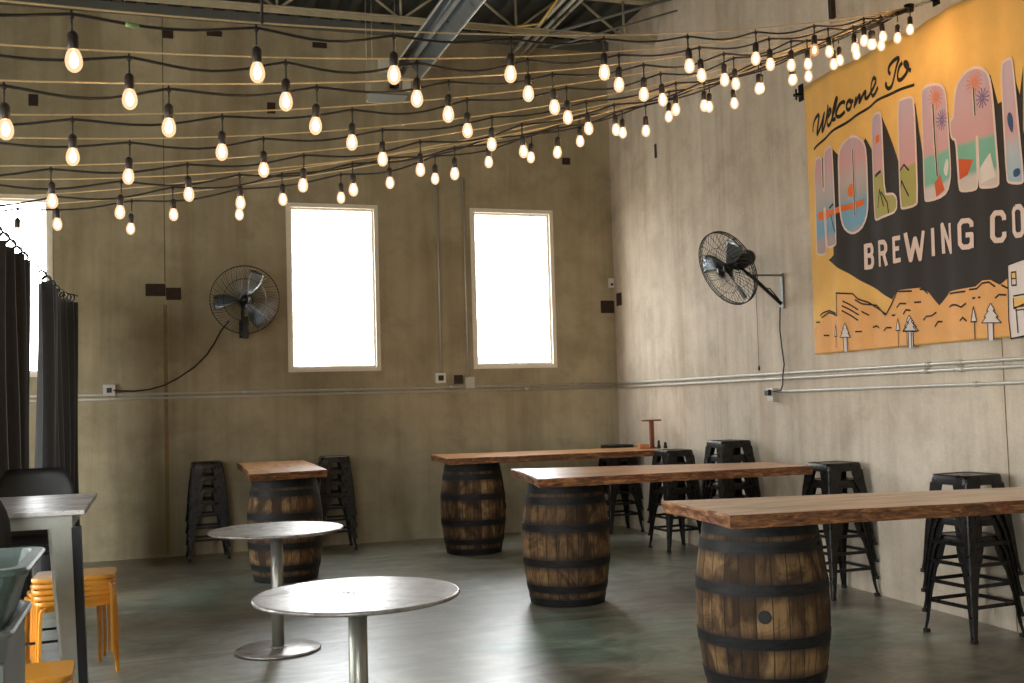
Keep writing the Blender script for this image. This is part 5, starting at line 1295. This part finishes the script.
# bulb prototype, built once; hangs from z = 0 (top of the drop cord) to the glass centre at z = -0.15
def bulb_meshes():
    c = MB(); c.tube([(-0.008, 0, -0.004), (0.008, 0, -0.004)], 0.006, 6); c.tube([(0, 0, 0.012), (0, 0, -0.062)], 0.0038, 6); c.lathe([(0.008, -0.012), (0.004, 0.006)], 8)
    s_ = MB(); s_.lathe([(0.006, -0.058), (0.013, -0.064), (0.0165, -0.072), (0.0165, -0.112), (0.014, -0.118)], 16)
    g = MB(); g.lathe([(0.002, -0.186), (0.010, -0.1845), (0.018, -0.178), (0.0245, -0.166), (0.026, -0.152), (0.024, -0.138), (0.019, -0.124), (0.0135, -0.114)], 18)
    f = MB(); f.lathe([(0.002, -0.172), (0.007, -0.169), (0.0125, -0.157), (0.0120, -0.144), (0.007, -0.131), (0.003, -0.124)], 10)
    return c, s_, g, f
protos = {}
def add_bulb(parent, top, drop, lit=True):
    if not protos:
        c, s_, g, f = bulb_meshes()
        po = [c.build('drop_cord', M['cable']), s_.build('lamp_socket', M['socket']), g.build('light_bulb', M['bulb_glass']), f.build('filament', M['filament'])]
        protos['m'] = [o_.data for o_ in po]
        g2 = po[2].data.copy(); g2.materials[0] = M['bulb_off']; f2 = po[3].data.copy(); f2.materials[0] = M['filament_dim']
        protos['off'] = [g2, f2]
        for o_ in po: bpy.data.objects.remove(o_)
    me = protos['m']
    dc = bpy.data.objects.new('drop_cord', me[0]); dc.location = top; link(dc, parent)
    tilt = (random.uniform(-0.05, 0.05), random.uniform(-0.05, 0.05), random.uniform(0, 6))
    s_ = bpy.data.objects.new('lamp_socket', me[1]); s_.location = top+Vector((0, 0, drop)); s_.rotation_euler = tilt; link(s_, parent)
    g = bpy.data.objects.new('light_bulb', me[2] if lit else protos['off'][0]); link(g, parent); g.location = s_.location; g.rotation_euler = tilt
    f = bpy.data.objects.new('filament', me[3] if lit else protos['off'][1]); link(f, g)
ORD = ['nearest to the camera', 'second from the camera', 'third from the camera', 'fourth from the camera', 'middle one of the nine', 'fourth from the back wall', 'third from the back wall', 'second from the back wall', 'closest to the back wall']
guides = []
for i, S in enumerate(SD):
    az, dz, ph, sag = S['az'], S['dz'], S['ph'], S['sag']
    ddir = Vector((-math.cos(az), math.sin(az), 0))
    nb = len(S['b'])
    def wire(t): return C0+ddir*t+Vector((0, 0, dz*t+sag*t*t))
    bulbs = [Vector(p) for p in S['b']]+[Vector(p) for p in S['ext'][:1]]
    ts = [ph+0.61*k_ for k_ in range(len(bulbs))]
    tend = (C0.x-(X_LEFT+0.02))/math.cos(az)
    # past the last bulb in view the strand runs on level to the left wall
    tl = ts[-1]+0.61; slope = dz+2*sag*tl; zl = wire(tl).z
    def wire2(t):
        if t <= tl: return wire(t)
        p = wire(tl)+ddir*(t-tl); p.z = zl+slope*(t-tl)*0.4+0.02*(t-tl)**2
        return p
    # straight guide wire, just above the strand
    pts = [wire2(tend*q/40)+Vector((0, 0, 0.006)) for q in range(41)]
    b = MB(); b.tube(pts, 0.0036, 5)
    o = b.build('guide_wire', M['guide'])
    tag(o, 'pale guide wire over the light string %s' % ORD[i], 'wire', 'guide wires of the light strings')
    lab = 'black string of round warm bulbs, %s' % ORD[i]
    e = empty('string_light', C0+Vector((0, 0, 0)), 0, lab, 'string lights', 'strings of bulbs fanning out from the wall hook')
    tops = []
    for k_, (t, bc) in enumerate(zip(ts, bulbs)):
        w = wire2(t); tp_ = Vector((bc.x, bc.y, w.z-0.012)); tops.append(tp_)
        drop = bc.z+0.150-tp_.z
        lit = not ((i == 0 and k_ == 2) or (i == 8 and k_ == nb-1))
        add_bulb(e, tp_-C0, max(-0.03, min(0.03, drop)), lit)
    # cord sagging from bulb to bulb
    cp = [Vector((0, 0, -0.01))]
    allp = [C0]+tops
    for a in range(len(allp)-1):
        A_, B_ = allp[a], allp[a+1]; L_ = (B_-A_).length; dr = 0.035*min(1, L_/0.6)*random.uniform(0.6, 1.25); sk = random.uniform(-0.25, 0.25)
        for q in range(1, 9):
            u = q/8; p = A_.lerp(B_, u); p.z -= dr*math.sin(PI*u)**1.2*(1+sk*(u-0.5)); cp.append(p-C0)
    t = ts[-1]
    while t+0.61 < tend-0.1:
        A_, B_ = wire2(t)-Vector((0, 0, 0.012)), wire2(t+0.61)-Vector((0, 0, 0.012))
        for q in range(1, 9):
            u = q/8; p = A_.lerp(B_, u); p.z -= 0.04*math.sin(PI*u); cp.append(p-C0)
        t += 0.61
    cp.append(wire2(tend)-Vector((0, 0, 0.012))-C0)
    b = MB(); b.tube(cp, 0.0054, 6)
    b.build('light_cord', M['cable'], e)
    if i == 0:
        j_ = cp[-1]; 
        c_ = wire2(ph+0.61*8.72)-C0+Vector((0, 0, -0.035))
        b = MB(); b.tube([c_-ddir*0.02, c_+ddir*0.02], 0.008, 8); b.build('cord_tape', M['green_tape'], e)
# black drop pole holding the first string
b = MB(); pt = Vector(SD[0]['b'][8]); b.tube([(pt.x+0.02, pt.y, pt.z+0.175), (pt.x+0.03, pt.y+0.02, CEIL_Z-0.002)], 0.006, 6)
tag(b.build('suspension_cable', M['cable']), 'black cable dropping from the ceiling to the nearest light string', 'cable')
